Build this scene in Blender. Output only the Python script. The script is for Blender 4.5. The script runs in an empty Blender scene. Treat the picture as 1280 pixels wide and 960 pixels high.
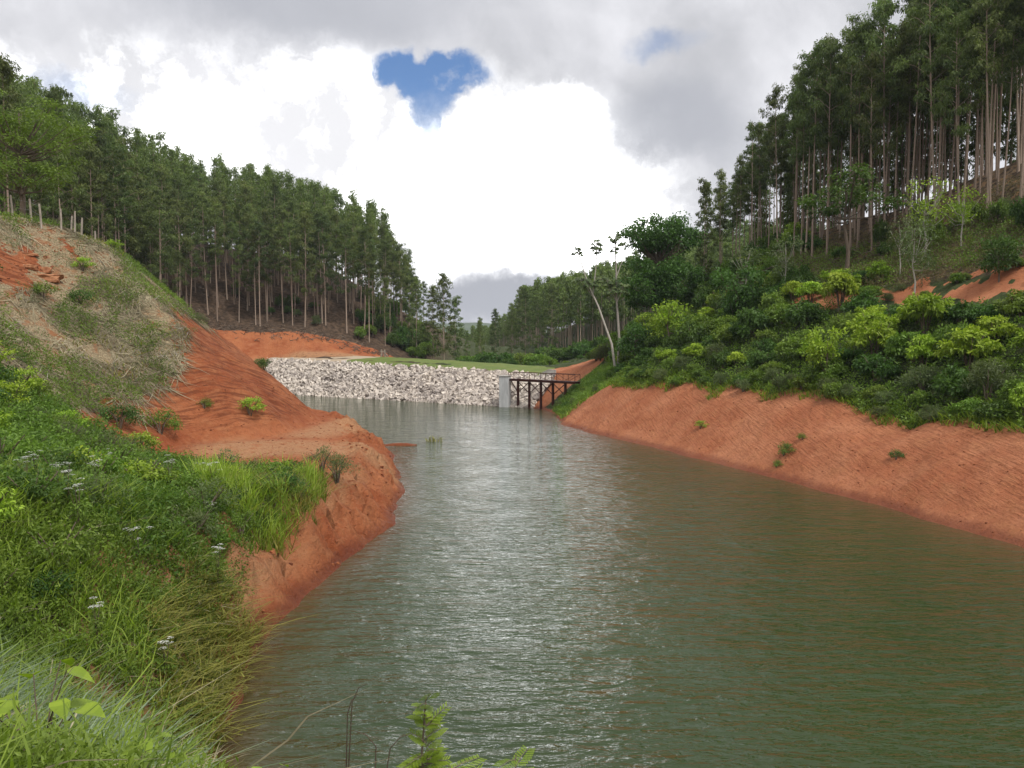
import bpy, math, random
import numpy as np
from mathutils import Vector, Matrix, Euler

SEED = 7
RNG = np.random.default_rng(SEED)
random.seed(SEED)
scene = bpy.context.scene
COL = scene.collection

# ------------------------------------------------------------------ camera, sky, sun, exposure
cam_d = bpy.data.cameras.new('camera')
cam = bpy.data.objects.new('camera', cam_d)
COL.objects.link(cam)
cam.location = (0, 0, 9.0)
PITCH = math.atan(50 / 985)
cam.rotation_euler = (math.pi / 2 - PITCH, 0, 0)
cam_d.sensor_fit = 'HORIZONTAL'
cam_d.angle = 2 * math.atan(640 / 985)
cam_d.clip_start = 0.1
cam_d.clip_end = 9000
scene.camera = cam
scene.view_settings.view_transform = 'Standard'
scene.view_settings.look = 'None'
scene.view_settings.exposure = 0.6
scene.view_settings.gamma = 1
scene.cycles.max_bounces = 6
scene.cycles.diffuse_bounces = 2
scene.cycles.glossy_bounces = 2
scene.cycles.transmission_bounces = 4
scene.cycles.use_denoising = True

SUN_EL, SUN_AZ = math.radians(58), math.radians(140)      # azimuth measured from +Y towards +X
sun_d = bpy.data.lights.new('sun', 'SUN')
sun_d.energy = 2.0
sun_d.angle = math.radians(14)
sun_d.color = (1.0, 0.96, 0.9)
sun = bpy.data.objects.new('sun', sun_d)
COL.objects.link(sun)
sv = Vector((math.sin(SUN_AZ) * math.cos(SUN_EL), math.cos(SUN_AZ) * math.cos(SUN_EL), math.sin(SUN_EL)))
sun.rotation_euler = sv.to_track_quat('Z', 'Y').to_euler()


class NT:
    """small helper round a node tree"""
    def __init__(self, tree):
        self.t = tree
        tree.nodes.clear()

    def n(self, kind, **kw):
        nd = self.t.nodes.new(kind)
        for k, v in kw.items():
            if k.startswith('i_'):
                k = k[2:]
                key = int(k) if k.isdigit() else k.replace('_', ' ')
                self.set(nd.inputs[key], v)
            else:
                setattr(nd, k, v)
        return nd

    def set(self, inp, v):
        if isinstance(v, bpy.types.NodeSocket):
            self.t.links.new(v, inp)
        elif isinstance(v, bpy.types.Node):
            self.t.links.new(v.outputs[0], inp)
        else:
            if isinstance(v, tuple) and len(v) == 3 and inp.type == 'RGBA':
                v = v + (1,)
            inp.default_value = v

    def math(self, op, a, b=0.0, clamp=False):
        nd = self.t.nodes.new('ShaderNodeMath')
        nd.operation = op
        nd.use_clamp = clamp
        self.set(nd.inputs[0], a)
        self.set(nd.inputs[1], b)
        return nd.outputs[0]

    def vmath(self, op, a, b=(0, 0, 0)):
        nd = self.t.nodes.new('ShaderNodeVectorMath')
        nd.operation = op
        self.set(nd.inputs[0], a)
        self.set(nd.inputs[1], b)
        return nd.outputs['Value'] if op in ('DOT_PRODUCT', 'LENGTH') else nd.outputs[0]

    def mix(self, f, a, b, mode='MIX'):
        nd = self.t.nodes.new('ShaderNodeMix')
        nd.data_type = 'RGBA'
        nd.blend_type = mode
        self.set(nd.inputs[0], f)
        self.set(nd.inputs[6], a)
        self.set(nd.inputs[7], b)
        return nd.outputs[2]

    def ss(self, v, lo, hi, a=0.0, b=1.0):
        nd = self.t.nodes.new('ShaderNodeMapRange')
        nd.interpolation_type = 'SMOOTHSTEP'
        self.set(nd.inputs[0], v)
        nd.inputs[1].default_value = lo
        nd.inputs[2].default_value = hi
        nd.inputs[3].default_value = a
        nd.inputs[4].default_value = b
        return nd.outputs[0]

    def noise(self, vec, scale=1.0, detail=4.0, rough=0.55, dist=0.0):
        nd = self.t.nodes.new('ShaderNodeTexNoise')
        self.set(nd.inputs['Vector'], vec)
        nd.inputs['Scale'].default_value = scale
        nd.inputs['Detail'].default_value = detail
        nd.inputs['Roughness'].default_value = rough
        nd.inputs['Distortion'].default_value = dist
        return nd.outputs[0]


def build_world():
    w = bpy.data.worlds.new('World')
    scene.world = w
    w.use_nodes = True
    N = NT(w.node_tree)
    sky = N.n('ShaderNodeTexSky', sky_type='NISHITA', sun_disc=False)
    sky.sun_elevation = SUN_EL
    sky.sun_rotation = SUN_AZ
    tc = N.n('ShaderNodeTexCoord')
    D = tc.outputs['Generated']
    # fluffy warp of the direction, so that cloud edges are ragged
    w1 = N.n('ShaderNodeTexNoise', i_Vector=D, i_Scale=7.0, i_Detail=7.0, i_Roughness=0.6)
    w2 = N.vmath('SUBTRACT', w1.outputs['Color'], (0.5, 0.5, 0.5))
    sc = N.n('ShaderNodeVectorMath', operation='SCALE')
    N.set(sc.inputs[0], w2)
    sc.inputs['Scale'].default_value = 0.10
    w3 = N.n('ShaderNodeTexNoise', i_Vector=D, i_Scale=38.0, i_Detail=5.0, i_Roughness=0.65)
    sc3 = N.n('ShaderNodeVectorMath', operation='SCALE')
    N.set(sc3.inputs[0], N.vmath('SUBTRACT', w3.outputs['Color'], (0.5, 0.5, 0.5)))
    sc3.inputs['Scale'].default_value = 0.025
    Dw = N.vmath('ADD', N.vmath('ADD', D, sc.outputs[0]), sc3.outputs[0])
    sep = N.n('ShaderNodeSeparateXYZ', i_0=Dw)
    az = N.math('ARCTAN2', sep.outputs[0], sep.outputs[1])
    hyp = N.math('SQRT', N.math('ADD', N.math('MULTIPLY', sep.outputs[0], sep.outputs[0]), N.math('MULTIPLY', sep.outputs[1], sep.outputs[1])))
    el = N.math('ARCTAN2', sep.outputs[2], hyp)

    def blob(a0, e0, ra, re, lo=0.75, hi=1.25, rot=0.0):
        da = N.math('SUBTRACT', az, a0)
        de = N.math('SUBTRACT', el, e0)
        if rot:
            c, s = math.cos(rot), math.sin(rot)
            da, de = (N.math('ADD', N.math('MULTIPLY', da, c), N.math('MULTIPLY', de, s)),
                      N.math('SUBTRACT', N.math('MULTIPLY', de, c), N.math('MULTIPLY', da, s)))
        da = N.math('DIVIDE', da, ra)
        de = N.math('DIVIDE', de, re)
        r = N.math('SQRT', N.math('ADD', N.math('MULTIPLY', da, da), N.math('MULTIPLY', de, de)))
        return N.ss(r, lo, hi, 1.0, 0.0)

    def mx(*xs):
        r = xs[0]
        for x in xs[1:]:
            r = N.math('MAXIMUM', r, x)
        return r
    # the grey deck, with soft billows all round the sky
    n1 = N.noise(D, 2.6, 7, 0.55, 0.3)
    n2 = N.noise(Dw, 6.5, 6, 0.55)
    t = N.math('ADD', N.math('MULTIPLY', n1, 0.65), N.math('MULTIPLY', n2, 0.35))
    grey = N.mix(N.ss(t, 0.36, 0.66), (0.38, 0.385, 0.41), (0.66, 0.66, 0.69))
    # brilliant cumulus in the opening of the valley
    bright = mx(blob(0.0, 0.175, 0.17, 0.115, 0.6, 1.5), blob(-0.21, 0.255, 0.115, 0.07, 0.3, 1.8),
                blob(0.045, 0.245, 0.09, 0.075, 0.8, 1.2), blob(-0.11, 0.17, 0.16, 0.10, 0.7, 1.3),
                blob(-0.42, 0.245, 0.15, 0.06, 0.2, 1.9), blob(0.12, 0.15, 0.09, 0.05, 0.6, 1.3),
                blob(1.6, 0.5, 0.35, 0.2, 0.4, 1.6), blob(-1.7, 0.6, 0.4, 0.2, 0.4, 1.6), blob(3.0, 0.5, 0.4, 0.25, 0.4, 1.6))
    white = N.mix(N.ss(N.noise(Dw, 9.0, 6, 0.6), 0.40, 0.56), (0.62, 0.62, 0.64), (1.8, 1.8, 1.8))
    core = blob(0.02, 0.17, 0.13, 0.10, 0.3, 1.5)
    white = N.mix(core, white, (3.0, 3.0, 3.0))
    col = N.mix(bright, grey, white)
    # darker cloud undersides low in the gap and at the right
    dark = mx(blob(0.01, 0.052, 0.16, 0.033, 0.5, 1.6), N.math('MULTIPLY', blob(0.20, 0.26, 0.10, 0.05, 0.4, 1.5), 0.8),
              N.math('MULTIPLY', blob(-0.13, 0.10, 0.05, 0.016, 0.4, 1.7), 0.55), N.math('MULTIPLY', blob(-0.25, 0.40, 0.2, 0.055, 0.4, 1.7), 0.75))
    col = N.mix(dark, col, (0.31, 0.32, 0.355))
    # openings to the blue
    holes = mx(blob(-0.138, 0.325, 0.036, 0.030, 0.75, 1.25), blob(-0.083, 0.322, 0.047, 0.026, 0.75, 1.2), blob(-0.108, 0.30, 0.036, 0.034, 0.7, 1.3),
               blob(-0.100, 0.275, 0.016, 0.026, 0.75, 1.2), blob(-0.108, 0.328, 0.055, 0.017, 0.7, 1.2),
               N.math('MULTIPLY', blob(-0.49, 0.275, 0.04, 0.016, 0.2, 1.8), 0.6), N.math('MULTIPLY', blob(0.185, 0.355, 0.03, 0.012, 0.2, 1.8), 0.5),
               blob(2.2, 0.7, 0.2, 0.09, 0.7, 1.2), blob(-2.4, 0.5, 0.2, 0.07, 0.7, 1.2))
    wisps = N.ss(N.noise(Dw, 16, 6, 0.6), 0.50, 0.72, 0.0, 0.55)
    low = N.ss(el, 0.262, 0.312, 0.45, 0.0)
    holes = N.math('MULTIPLY', holes, N.math('SUBTRACT', 1.0, N.math('MAXIMUM', wisps, low)))
    puff = mx(blob(-0.122, 0.352, 0.008, 0.011, 0.3, 1.7), blob(-0.152, 0.285, 0.02, 0.012, 0.3, 1.6))
    holes = N.math('MULTIPLY', holes, N.math('SUBTRACT', 1.0, puff))
    blue = N.mix(1.0, sky.outputs[0], (0.60, 0.74, 0.92), 'MULTIPLY')
    col10 = N.mix(1.0, col, (10, 10, 10), 'MULTIPLY')
    fin = N.mix(holes, col10, blue)
    bg = N.n('ShaderNodeBackground', i_Color=fin, i_Strength=0.1)
    out = N.n('ShaderNodeOutputWorld')
    w.node_tree.links.new(bg.outputs[0], out.inputs[0])


build_world()

# ------------------------------------------------------------------ numeric helpers
def smooth(a, b, x):
    t = np.clip((x - a) / (b - a), 0, 1)
    return t * t * (3 - 2 * t)


def hash2(ix, iy, s):
    h = (ix.astype(np.int64) * 374761393 + iy.astype(np.int64) * 668265263 + s * 1442695041) & 0xFFFFFFFF
    h = ((h ^ (h >> 13)) * 1274126177) & 0xFFFFFFFF
    return ((h ^ (h >> 16)) & 0xFFFF) / 65535.0


def vnoise(x, y, s=0):
    x = np.asarray(x, float); y = np.asarray(y, float)
    ix = np.floor(x); iy = np.floor(y)
    fx = x - ix; fy = y - iy
    fx = fx * fx * (3 - 2 * fx); fy = fy * fy * (3 - 2 * fy)
    a = hash2(ix, iy, s); b = hash2(ix + 1, iy, s); c = hash2(ix, iy + 1, s); d = hash2(ix + 1, iy + 1, s)
    return (a * (1 - fx) + b * fx) * (1 - fy) + (c * (1 - fx) + d * fx) * fy - 0.5


def fbm(x, y, oct=4, s=0):
    r = 0; a = 1.0; f = 1.0
    for k in range(oct):
        r = r + a * vnoise(x * f + 13.1 * k, y * f - 7.7 * k, s + k)
        a *= 0.5; f *= 2.03
    return r


def seg_dist(x, y, p, q):
    px, py = p; qx, qy = q
    dx, dy = qx - px, qy - py
    t = np.clip(((x - px) * dx + (y - py) * dy) / (dx * dx + dy * dy), 0, 1)
    return np.hypot(x - px - t * dx, y - py - t * dy)


def inside(x, y, poly):
    r = np.zeros(np.shape(x), bool)
    n = len(poly)
    for i in range(n):
        x1, y1 = poly[i]; x2, y2 = poly[(i + 1) % n]
        c = ((y1 > y) != (y2 > y)) & (x < (x2 - x1) * (y - y1) / (y2 - y1 + 1e-12) + x1)
        r ^= c
    return r

# ------------------------------------------------------------------ the lie of the land
LAKE = [(-6.2, 16.3), (-3, 13.5), (2, 12), (12, 11.5), (22, 13.5), (26, 23), (22.6, 34.4), (21.7, 38.5), (20.5, 43.5), (18.4, 50.0), (15.6, 58.8),
        (11.5, 70.6), (8.0, 78.9), (5.4, 88.4), (5.7, 96), (5.4, 101.7), (4.2, 107.9), (2.5, 112.0), (-1.2, 113.5), (-18.0, 126.0), (-47, 145.8),
        (-41, 128), (-30, 104), (-22, 88), (-12.8, 72.2), (-9.5, 63.0), (-8.1, 55.1), (-6.7, 47.6), (-6.0, 39.0), (-6.6, 33.7), (-7.2, 29.2),
        (-7.7, 24.9), (-7.4, 21.8), (-6.8, 18.5)]


def seg_slope(i):
    y = (LAKE[i][1] + LAKE[(i + 1) % len(LAKE)][1]) / 2
    if i < 5: return 0.72
    if i < 13: return 0.74
    if i < 18: return 0.75
    if i < 20: return 0.62
    return 1.05
FOOT = [(-8, -60), (-12, 8), (-16, 22), (-18, 32), (-20, 40), (-22, 47), (-21, 52), (-18, 53.5), (-16.2, 58), (-16.4, 66), (-21.5, 82), (-30, 100), (-40, 120), (-50, 138)]
FOOTPOLY = FOOT + [(-400, 140), (-400, -60)]

CP = [  # x, y, height of the upland
    (0, 0, 7.4), (4, 2, 7.3), (-3, 3, 7.0), (0, 6, 6.2), (10, 4, 6.5), (25, 0, 9), (40, 5, 15), (0, -30, 10), (-20, -20, 14), (30, -30, 18),
    (-6, 8, 6.2), (-8, 13, 5.4), (-12, 17, 5.2), (-9, 22, 3.9), (-11, 28, 3.2), (-9.5, 36, 2.6), (-13, 36, 2.6), (-10, 44, 2.5), (-14, 46, 2.5),
    (-12, 55, 2.5), (-16, 50, 2.5), (-20, 48, 2.6), (-14, 62, 2.4), (-13, 68, 2.2), (-18, 38, 4.0), (-16, 30, 4.3), (-18, 24, 6.0), (-24, 16, 10),
    (-24, 30, 8.5), (-26, 38, 9.8), (-30, 40, 13), (-28, 46, 11.5), (-33, 50, 17.3), (-36, 44, 17.6), (-35, 62, 18), (-36, 72, 17.5), (-40, 85, 16.5), (-40, 100, 14),
    (-45, 60, 18), (-50, 40, 19), (-60, 60, 19), (-60, 80, 17), (-66, 100, 15.5), (-84, 130, 26), (-104, 160, 36), (-75, 190, 28), (-59, 200, 26), (-60, 150, 14.5),
    (-50, 170, 13.5), (-54, 152, 6.9), (-40, 154, 6.6), (-27, 162, 5.9), (-62, 162, 12.5), (-50, 163, 12), (-38, 166, 10), (-29, 170, 7.8), (-36, 182, 17),
    (-22, 182, 6), (-30, 202, 18), (-45, 196, 23), (-58, 130, 12), (-52, 118, 12), (-48, 135, 8.5), (-90, 80, 33), (-100, 100, 40), (-72, 84, 24), (-140, 150, 48), (-140, 60, 42), (-120, 220, 44), (-60, 240, 34),
    (-90, 20, 28), (-60, 0, 22),
    (-10, 140, 5.6), (-30, 154, 6.3), (5, 135, 5.2), (8, 122, 5.4), (-5, 128, 4.9), (-20, 142, 5.9), (0, 121, 4.4), (-38, 148, 6.3), (14, 120, 7.5), (12, 112, 6.5),
    (-10, 200, 3.5), (-5, 165, 3.5), (-12, 165, 3.5), (12, 150, 5), (12, 200, 5.8), (30, 215, 9), (-20, 300, 1.5), (0, 230, 4), (15, 235, 8), (40, 255, 13), (60, 250, 17), (30, 300, 17),
    (0, 400, 3), (60, 330, 32), (100, 300, 38), (20, 170, 8.5), (40, 160, 17), (-30, 400, 2), (-80, 400, 10), (-60, 600, 3), (0, 600, 6), (-150, 500, 12), (100, 600, 14),
    (29, 40, 4.6), (27, 46, 4.6), (25, 50, 3.6), (21, 58, 3.9), (18, 70, 4.4), (12.5, 97, 4.6), (9.5, 104, 4.4), (13.5, 101, 7), (36, 38, 8.5), (45, 38, 14), (34, 56, 11), (40, 55, 15),
    (36, 66, 14), (30, 77, 13.5), (25, 70, 8.5), (37, 82, 17), (45, 71, 20), (48, 58, 20.5), (29, 110, 18), (20, 105, 12), (22, 120, 13), (52, 60, 24.5), (60, 45, 24), (50, 88, 27),
    (40, 108, 23.5), (60, 78, 31), (75, 90, 25), (90, 80, 18), (80, 120, 18), (120, 100, 5), (60, 130, 18), (45, 20, 17), (70, 20, 28), (140, 40, 20), (60, 180, 20), (20, 90, 9.5),
    (1800, 0, 60), (-1800, 0, 80), (1800, 2500, 60), (-1800, 2500, 60), (0, 3000, 40), (0, -1500, 40), (1500, -1500, 60), (-1500, -1500, 60), (-200, 1500, 8), (0, 1100, 8), (-400, 1000, 50), (400, 1000, 60)]
CPA = np.array(CP, float)
_c = 2.5
_d = np.sqrt((CPA[:, None, 0] - CPA[None, :, 0]) ** 2 + (CPA[:, None, 1] - CPA[None, :, 1]) ** 2 + _c * _c)
_A = np.zeros((len(CPA) + 1, len(CPA) + 1))
_A[:-1, :-1] = _d
_A[:-1, -1] = 1
_A[-1, :-1] = 1
_W = np.linalg.solve(_A, np.append(CPA[:, 2], 0))


def upland(x, y):
    sh = x.shape
    x = x.ravel(); y = y.ravel()
    out = np.empty(len(x))
    for i in range(0, len(x), 20000):
        xs, ys = x[i:i + 20000], y[i:i + 20000]
        d = np.sqrt((xs[:, None] - CPA[None, :, 0]) ** 2 + (ys[:, None] - CPA[None, :, 1]) ** 2 + _c * _c)
        out[i:i + 20000] = d @ _W[:-1] + _W[-1]
    return out.reshape(sh)


def lake_fields(x, y):
    d = np.full(x.shape, 1e9); b = np.full(x.shape, 1e9)
    n = len(LAKE)
    for i in range(n):
        s = seg_dist(x, y, LAKE[i], LAKE[(i + 1) % n])
        d = np.minimum(d, s)
        b = np.minimum(b, s * seg_slope(i))
    ins = inside(x, y, LAKE)
    return np.where(ins, -d, d), np.where(ins, -np.minimum(d * 0.6, 3.5), b)


def smin(a, b, k):
    h = np.clip(0.5 + 0.5 * (b - a) / k, 0, 1)
    return b * (1 - h) + a * h - k * h * (1 - h)


def foot_field(x, y):
    d = np.full(x.shape, 1e9)
    for i in range(len(FOOT) - 1):
        d = np.minimum(d, seg_dist(x, y, FOOT[i], FOOT[i + 1]))
    return np.where(inside(x, y, FOOTPOLY), d, -d)


def terrain(x, y, full=False):
    x = np.asarray(x, float); y = np.asarray(y, float)
    wx = x + 0.55 * fbm(x * 0.35, y * 0.35, 4, 3)
    wy = y + 0.55 * fbm(x * 0.35 + 50, y * 0.35, 4, 5)
    sd, bank = lake_fields(wx, wy)
    U = upland(x, y)
    U = U + 0.9 * fbm(x * 0.09, y * 0.09, 4, 11) * smooth(4, 30, sd) + 0.25 * fbm(x * 0.5, y * 0.5, 4, 12) * smooth(0.5, 6, sd)
    f = foot_field(x + 0.9 * fbm(x * 0.2, y * 0.2, 3, 21), y)
    cut = 2.5 + 0.87 * np.maximum(f, 0) + 30 * smooth(38, 24, y) + 60 * smooth(125, 145, y) + 60 * smooth(-4, 0, x)
    U2 = smin(U, cut, 0.5)
    H = np.where(sd > 0, smin(U2, bank, 0.35), bank)
    # claw marks and rills of the digger on the cut faces
    right = x > 0
    u = np.where(right, -0.086 * x - 0.978 * y, 0.708 * x + 0.727 * y)
    v = np.where(right, 1.227 * x + 0.068 * y, -1.037 * x + 0.694 * y)
    rill = fbm(u * 0.22, v * 1.9, 3, 31)
    cutm = np.where(right, smooth(0.4, 1.5, sd) * smooth(9, 6, sd), smooth(0.3, 1.5, f) * smooth(40, 46, y))
    H = H + np.where(right, 0.05, 0.22) * rill * cutm * smooth(120, 90, y)
    low = (~right) & (f < 0.5)
    lm = np.where(low, smooth(0.15, 0.8, sd) * smooth(4.5, 2.6, sd) * smooth(80, 70, y), 0)
    H = H + lm * (0.95 * fbm(x * 1.3, y * 1.3, 5, 41))
    crk = np.maximum(0, 0.10 - np.abs(vnoise(x * 1.1 + 2 * fbm(x * .7, y * .7, 2, 48), y * 1.1, 47))) / 0.10
    H = H - lm * 0.7 * crk
    H = H + 0.08 * fbm(x * 2.2, y * 2.2, 3, 45) * smooth(0, 1, sd) * smooth(160, 60, np.hypot(x, y))
    bar = np.exp(-(((x + 10.0) / 1.5) ** 2 + ((y - 69.8) / 0.5) ** 2) * 1.2)
    H = np.maximum(H, np.where(bar > 0.2, 0.2 * bar + 0.02 + 0.05 * fbm(x * 3, y * 3, 2, 6), -9))
    if full == 'rake':
        return H, sd, f, bank, U, np.maximum(cutm, 0.25 * lm)
    if full:
        return H, sd, f, bank, U
    return H


def hgt(x, y):
    return float(terrain(np.array([x]), np.array([y]))[0])


def spaced(stops):
    """a coordinate axis with a changing step: [(start, step), ..., (end, None)]"""
    out = [stops[0][0]]
    for (a, s), (b, s2) in zip(stops[:-1], stops[1:]):
        e = s2 if s2 else s
        p = a
        while p < b - 1e-6:
            t = (p - a) / (b - a)
            p = p + s * (e / s) ** t
            out.append(min(p, b))
    return np.unique(np.round(np.array(out), 4))


def new_mesh(name, verts, faces_flat, sizes, mats=(), smooth_shade=False, attrs=None):
    """quick mesh from numpy arrays; sizes = an int (all faces alike) or an array"""
    me = bpy.data.meshes.new(name)
    verts = np.asarray(verts, np.float32)
    faces_flat = np.asarray(faces_flat, np.int32).ravel()
    if np.isscalar(sizes):
        nf = len(faces_flat) // sizes
        starts = np.arange(nf, dtype=np.int32) * sizes
    else:
        sizes = np.asarray(sizes, np.int32)
        nf = len(sizes)
        starts = np.concatenate([[0], np.cumsum(sizes)[:-1]]).astype(np.int32)
    me.vertices.add(len(verts))
    me.vertices.foreach_set('co', verts.ravel())
    me.loops.add(len(faces_flat))
    me.loops.foreach_set('vertex_index', faces_flat)
    me.polygons.add(nf)
    me.polygons.foreach_set('loop_start', starts)
    if smooth_shade:
        me.polygons.foreach_set('use_smooth', np.ones(nf, bool))
    else:
        me.polygons.foreach_set('use_smooth', np.zeros(nf, bool))
    me.update(calc_edges=True)
    for m in mats:
        me.materials.append(m)
    for k, (dom, typ, data) in (attrs or {}).items():
        a = me.attributes.new(k, typ, dom)
        data = np.asarray(data, np.float32)
        a.data.foreach_set('color' if typ == 'FLOAT_COLOR' else 'value', data.ravel())
    return me


def link(name, me, parent=None, loc=None, rot=None, scale=None):
    o = bpy.data.objects.new(name, me)
    COL.objects.link(o)
    if parent: o.parent = parent
    if loc is not None: o.location = loc
    if rot is not None: o.rotation_euler = rot
    if scale is not None: o.scale = scale if hasattr(scale, '__len__') else (scale,) * 3
    return o


LABELLED = []


def tag(o, label, cat, group=None, share=False):
    o['label'] = label
    o['category'] = cat
    if group: o['group'] = group
    LABELLED.append((o, share))
    return o


def thing(name, label, cat, loc=(0, 0, 0), rz=0.0, group=None, share=False):
    o = bpy.data.objects.new(name, None)
    COL.objects.link(o)
    o.location = loc
    o.rotation_euler = (0, 0, rz)
    o.empty_display_size = 0.2
    return tag(o, label, cat, group, share)


def structure(name, me, kind='structure', label=None):
    o = link(name, me)
    o['kind'] = kind
    if label: o['label'] = label
    return o


# ------------------------------------------------------------------ materials
def new_mat(name):
    m = bpy.data.materials.new(name)
    m.use_nodes = True
    return m, NT(m.node_tree)


def finish(m, N, shader):
    out = N.n('ShaderNodeOutputMaterial')
    m.node_tree.links.new(shader, out.inputs[0])
    return m


def leaf_mat(name, dark, light, trans=0.28, rough=0.5, hue=0.03, val=0.3, spec=0.25):
    m, N = new_mat(name)
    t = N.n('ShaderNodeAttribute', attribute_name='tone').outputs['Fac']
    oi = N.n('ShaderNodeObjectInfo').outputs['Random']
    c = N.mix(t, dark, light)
    hs = N.n('ShaderNodeHueSaturation')
    N.set(hs.inputs['Color'], c)
    N.set(hs.inputs['Hue'], N.math('ADD', 0.5 - hue / 2, N.math('MULTIPLY', oi, hue)))
    r2 = N.math('FRACT', N.math('MULTIPLY', oi, 7.13))
    N.set(hs.inputs['Value'], N.math('ADD', 1.0 - val / 2, N.math('MULTIPLY', r2, val)))
    b = N.n('ShaderNodeBsdfPrincipled')
    N.set(b.inputs['Base Color'], hs.outputs[0])
    b.inputs['Roughness'].default_value = rough
    b.inputs['Specular IOR Level'].default_value = spec
    tr = N.n('ShaderNodeBsdfTranslucent')
    N.set(tr.inputs[0], N.mix(1.0, hs.outputs[0], (1.3, 1.5, 0.6), 'MULTIPLY'))
    mixs = N.n('ShaderNodeMixShader', i_0=trans)
    N.t.links.new(b.outputs[0], mixs.inputs[1])
    N.t.links.new(tr.outputs[0], mixs.inputs[2])
    return finish(m, N, mixs.outputs[0])


def plain_mat(name, a, b, scale=3.0, rough=0.8, bump=0.3, stretch=(1, 1, 1), metallic=0.0, objrand=0.0, spec=0.3):
    m, N = new_mat(name)
    tc = N.n('ShaderNodeTexCoord').outputs['Object']
    v = N.vmath('MULTIPLY', tc, stretch)
    n = N.noise(v, scale, 6, 0.6)
    c = N.mix(N.ss(n, 0.3, 0.7), a, b)
    if objrand:
        oi = N.n('ShaderNodeObjectInfo').outputs['Random']
        hs = N.n('ShaderNodeHueSaturation')
        N.set(hs.inputs['Color'], c)
        N.set(hs.inputs['Value'], N.math('ADD', 1 - objrand / 2, N.math('MULTIPLY', oi, objrand)))
        c = hs.outputs[0]
    bs = N.n('ShaderNodeBsdfPrincipled')
    N.set(bs.inputs['Base Color'], c)
    bs.inputs['Roughness'].default_value = rough
    bs.inputs['Metallic'].default_value = metallic
    bs.inputs['Specular IOR Level'].default_value = spec
    bm = N.n('ShaderNodeBump', i_Strength=bump, i_Distance=0.05, i_Height=n)
    N.set(bs.inputs['Normal'], bm.outputs[0])
    return finish(m, N, bs.outputs[0])


def tone_mat(name, a, b, rough=0.85, trans=0.0, objrand=0.0):
    m, N = new_mat(name)
    t = N.n('ShaderNodeAttribute', attribute_name='tone').outputs['Fac']
    c = N.mix(t, a, b)
    tc = N.n('ShaderNodeTexCoord').outputs['Object']
    n = N.noise(tc, 6, 5, 0.6)
    c = N.mix(N.ss(n, 0.3, 0.7, 0.0, 0.5), c, N.mix(1.0, c, (0.6, 0.6, 0.6), 'MULTIPLY'))
    bs = N.n('ShaderNodeBsdfPrincipled')
    N.set(bs.inputs['Base Color'], c)
    bs.inputs['Roughness'].default_value = rough
    bs.inputs['Specular IOR Level'].default_value = 0.2
    if trans:
        tr = N.n('ShaderNodeBsdfTranslucent')
        N.set(tr.inputs[0], c)
        mixs = N.n('ShaderNodeMixShader', i_0=trans)
        N.t.links.new(bs.outputs[0], mixs.inputs[1])
        N.t.links.new(tr.outputs[0], mixs.inputs[2])
        return finish(m, N, mixs.outputs[0])
    return finish(m, N, bs.outputs[0])


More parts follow.
